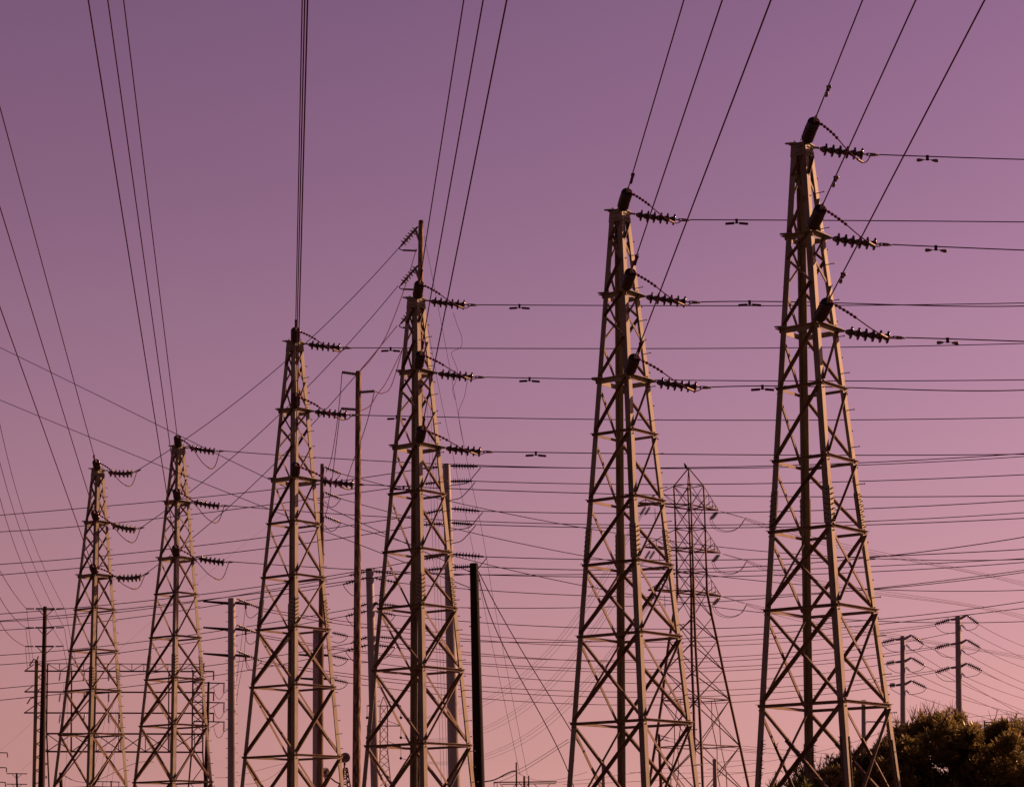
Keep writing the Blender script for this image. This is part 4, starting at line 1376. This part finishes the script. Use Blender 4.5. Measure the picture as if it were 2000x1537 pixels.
for q, (pts, lab) in enumerate((([(1009, 1506), (1060, 1524), (1108, 1518), (1147, 1507)], "rising right from the low wooden frame to the second tower's foot"),
                                ([(1090, 1527), (1150, 1521), (1300, 1500), (1480, 1484)], "climbing gently behind the foot of the big distant pylon"),
                                ([(1100, 1531), (1250, 1525), (1420, 1512), (1485, 1505)], "almost level at the bottom between the two rightmost towers"),
                                ([(1230, 1508), (1330, 1509), (1480, 1507)], "level across the foot of the second tower from the right"),
                                ([(1380, 1502), (1440, 1496), (1500, 1485), (1680, 1445), (1745, 1420)], "rising right behind the foot of the rightmost tower"),
                                ([(1450, 1518), (1560, 1500), (1720, 1460), (1760, 1440)], "rising to the shrubs behind the rightmost tower"),
                                ([(1450, 1456), (1600, 1470), (1700, 1478)], "falling gently behind the rightmost tower's far leg"),
                                ([(1450, 1464), (1590, 1478), (1650, 1482)], "lower of two falling gently behind the rightmost tower's far leg"),
                                ([(1880, 1401), (1940, 1396), (2010, 1391)], "rising to the right edge above the shrubs"),
                                ([(1892, 1416), (1922, 1407), (2010, 1404)], "skimming the top of the right hand shrub"),
                                ([(420, 1518), (445, 1517), (500, 1505), (560, 1490)], "low between the grey three-arm pole and the third tower"),
                                ([(470, 1530), (520, 1522), (555, 1495), (565, 1478)], "curving up at the foot of the third tower from the left"),
                                ([(0, 1465), (30, 1440), (63, 1409)], "climbing right from the left edge to the gantry"),
                                ([(40, 1505), (60, 1488), (80, 1470)], "faint, climbing right above the small corner pole"),
                                ([(230, 1270), (300, 1210), (430, 1100), (560, 1000)], "faint, climbing right between the two leftmost towers"))):
    wire(pts, 130, 140, .011 if q < 12 else .005, "thin wire " + lab, GT, False, m=M_THIN)
for q, (pts, lab) in enumerate((([(1505, 1415), (1920, 1407)], ""),)):
    pass
fb = thing("timber_gantry", "horizontal wooden bar frame peeping above the right hand shrub", "frame", P(1965, 1450, 150))
for a, b, w_ in (((1922, 1410), (2012, 1411), 2.2), ((1923, 1406), (1923, 1440), 2), ((1990, 1409), (1990, 1440), 2)):
    mb = MB(); mb.bar(P(*a, 150), P(*b, 150), px(w_, 150)); mb.build("bar", M_WOOD, fb)


# ------------------------------------------------------------------ shrubs
def rosette(mb, c, axis, n, ln, wd, rng):
    ax = axis.normalized()
    ref = Vector((0, 0, 1)) if abs(ax.z) < .9 else Vector((1, 0, 0))
    x = ax.cross(ref).normalized()
    y = ax.cross(x)
    for k in range(n):
        a = rng.uniform(0, 6.283)
        sp = rng.uniform(.25, 1.25)
        out = x * math.cos(a) + y * math.sin(a)
        d = (ax * math.cos(sp) + out * math.sin(sp)).normalized()
        st = c - ax * rng.uniform(0, .13) + d * .015
        L = ln * rng.uniform(.65, 1.15)
        s = d.cross(ax)
        if s.length < .01:
            s = x.copy()
        s = (s.normalized() + d.cross(Vector((rng.uniform(-1, 1), rng.uniform(-1, 1), rng.uniform(-1, 1)))) * .5).normalized() * wd * .5
        bend = Vector((0, 0, -1)) * L * rng.uniform(0, .22) + ax * L * .06
        m = st + d * L * .5 + bend * .15
        e = st + d * L + bend
        mb.add([st - s * .3, st + s * .3, m + s, m - s, e], [(0, 1, 2, 3), (3, 2, 4)])


def shrub(label, outline, d, depth, seed, nros, green=None):
    """outline: photographed crown profile (x, y of the top); grows from the ground"""
    rng = random.Random(seed)
    xs = [p[0] for p in outline]
    cx = sum(xs) / len(xs)
    cen = P(cx, 1500, d)
    root = thing("oleander_shrub", label, "shrub", (cen.x, d, 0), "shrubs at lower right")
    prof = [(P(x, y, d).x, P(x, y, d).z) for x, y in outline]

    def top(x):
        for (a, za), (b, zb) in zip(prof, prof[1:]):
            if a <= x <= b:
                return za + (zb - za) * (x - a) / (b - a)
        return prof[0][1] if x < prof[0][0] else prof[-1][1]
    x0, x1 = prof[0][0], prof[-1][0]
    zl = 1.2
    mb = MB()
    tips = []
    # clumps give the crown light and dark lobes
    clumps = []
    for q in range(int((x1 - x0) * 85)):
        x = rng.uniform(x0, x1)
        zt = top(x)
        z = (zt - rng.uniform(.18, .5)) if q % 3 == 0 else (zt - rng.uniform(.4, 2.6)) if q % 4 else rng.uniform(1.2, zt - 1.5)
        if z < 1.0:
            continue
        yy = rng.uniform(-depth, depth) * (0.25 + .6 * min(1, (zt - z) / 1.3))
        if q % 5 in (1, 3):          # boughs standing out toward the open side, catching the low sun
            z = zt - rng.uniform(.35, 2.6)
            yy = -depth * rng.uniform(.5, 1.7)
        clumps.append((Vector((x, d + yy, z)), rng.uniform(.15, .33)))
    per = max(3, nros // len(clumps))
    for c, r in clumps:
        for q in range(per):
            v = Vector((rng.gauss(0, 1), rng.gauss(0, 1), rng.gauss(.25, 1))).normalized()
            rr = r * rng.uniform(.55, 1.08)
            p = c + Vector((v.x * rr, v.y * rr, v.z * rr * .85))
            lim = top(p.x)
            if p.z > lim - .05:
                p.z = lim - rng.uniform(.05, .25)
            if p.x < x0 - .05 or p.x > x1 + .05:
                continue
            axis = v * .8 + Vector((0, 0, .75)) + Vector((rng.uniform(-.3, .3), rng.uniform(-.3, .3), 0))
            fr_ = 0.95 if p.y < d - depth * .5 else 1.0
            rosette(mb, p, axis, rng.randint(11, 17) if fr_ == 1 else rng.randint(9, 14), fr_ * rng.uniform(.10, .18), fr_ * rng.uniform(.026, .038), rng)
            tips.append(p)
    # a few shoots standing proud of the outline
    for q in range(int((x1 - x0) * 26)):
        x = rng.uniform(x0, x1)
        p = Vector((x, d + rng.uniform(-.6, .6) * depth, top(x) + rng.uniform(-.22, .06)))
        rosette(mb, p, Vector((rng.uniform(-.35, .35), rng.uniform(-.3, .3), 1)), rng.randint(10, 16), .16, .026, rng)
        tips.append(p)
    mb.cur = 1
    for q in range(int((x1 - x0) * 7)):
        x = rng.uniform(x0, x1)
        p = Vector((x, d + rng.uniform(-.5, .5) * depth, top(x) - .05))
        for s_ in range(4):
            e = p + Vector((rng.uniform(-.14, .14), rng.uniform(-.1, .1), rng.uniform(.2, .36)))
            mb.tube([p, p.lerp(e, .5) + Vector((rng.uniform(-.02, .02), 0, 0)), e], [.006, .005, .003], 4)
    mb.build("crown", [green or M_LEAF, M_TWIG], root)
    tb = MB()
    nst = max(3, int((x1 - x0) * 2))
    for q in range(nst):
        bx = cen.x + rng.uniform(-.3, .3) * (x1 - x0)
        b = Vector((bx, d + rng.uniform(-.3, .3), 0))
        e = rng.choice(tips)
        m = b.lerp(e, .5) + Vector((rng.uniform(-.2, .2), rng.uniform(-.2, .2), .2))
        tb.tube([b, m, e], [.07, .05, .015], 6)
        for s_ in range(5):
            e2 = rng.choice(tips)
            if (e2 - m).length < 2.2:
                tb.tube([m, m.lerp(e2, .5) + Vector((0, 0, -.1)), e2], [.035, .022, .008], 5)
    tb.build("trunk", M_BARK, root)
    return root


M_LEAF2 = mat("young_bright_leaf", (0.12, 0.16, 0.035), (0.17, 0.18, 0.045), 0.5, 0, 1.2)
leafy(M_LEAF2, 0.5)
shrub("largest dark oleander shrub, its rounded leafy top just right of the rightmost tower", [(1708, 1462), (1722, 1446), (1745, 1424), (1772, 1404), (1800, 1402), (1812, 1394), (1846, 1391), (1872, 1398), (1890, 1412), (1897, 1440), (1904, 1480)], 48.3, 1.3, 11, 8500)
shrub("dark oleander shrub running off the right edge of the picture", [(1880, 1450), (1900, 1436), (1918, 1430), (1928, 1416), (1950, 1406), (1980, 1408), (2005, 1410), (2040, 1420), (2060, 1450)], 47.5, 1.2, 12, 7000)
shrub("low dark oleander shrub under the braces of the rightmost tower", [(1598, 1500), (1612, 1486), (1632, 1474), (1660, 1472), (1690, 1474), (1716, 1458), (1735, 1450), (1745, 1480)], 47.2, 0.9, 13, 4500)
shrub("small bright green bush at the foot of the rightmost tower's left side", [(1530, 1524), (1545, 1508), (1565, 1500), (1588, 1502), (1605, 1512), (1615, 1530)], 46.5, .6, 14, 900, M_LEAF2)
# spiky yucca in front of it
rng = random.Random(5)
yc = P(1512, 1540, 45.6)
yr = thing("spiky_yucca", "spiky grey green yucca tuft at the bottom by the rightmost tower's left leg", "plant", (yc.x, yc.y, 0))
mb = MB()
for q in range(46):
    a = rng.uniform(0, 6.283)
    e = rng.uniform(.1, 1.45)
    d = Vector((math.cos(a) * math.cos(e), math.sin(a) * math.cos(e), math.sin(e)))
    s = d.cross(Vector((0, 0, 1))).normalized() * .018
    L = rng.uniform(.3, .46)
    st = yc - Vector((0, 0, .12))
    mb.add([st - s, st + s, st + d * L * .6 + s * .8, st + d * L * .6 - s * .8, st + d * L + Vector((0, 0, -.03))], [(0, 1, 2, 3), (3, 2, 4)])
mb.build("leaves", M_LEAF, yr)
mb = MB()
mb.tube([Vector((yc.x, yc.y, 0)), yc - Vector((0, 0, .1))], [.1, .07], 8)
mb.build("trunk", M_BARK, yr)
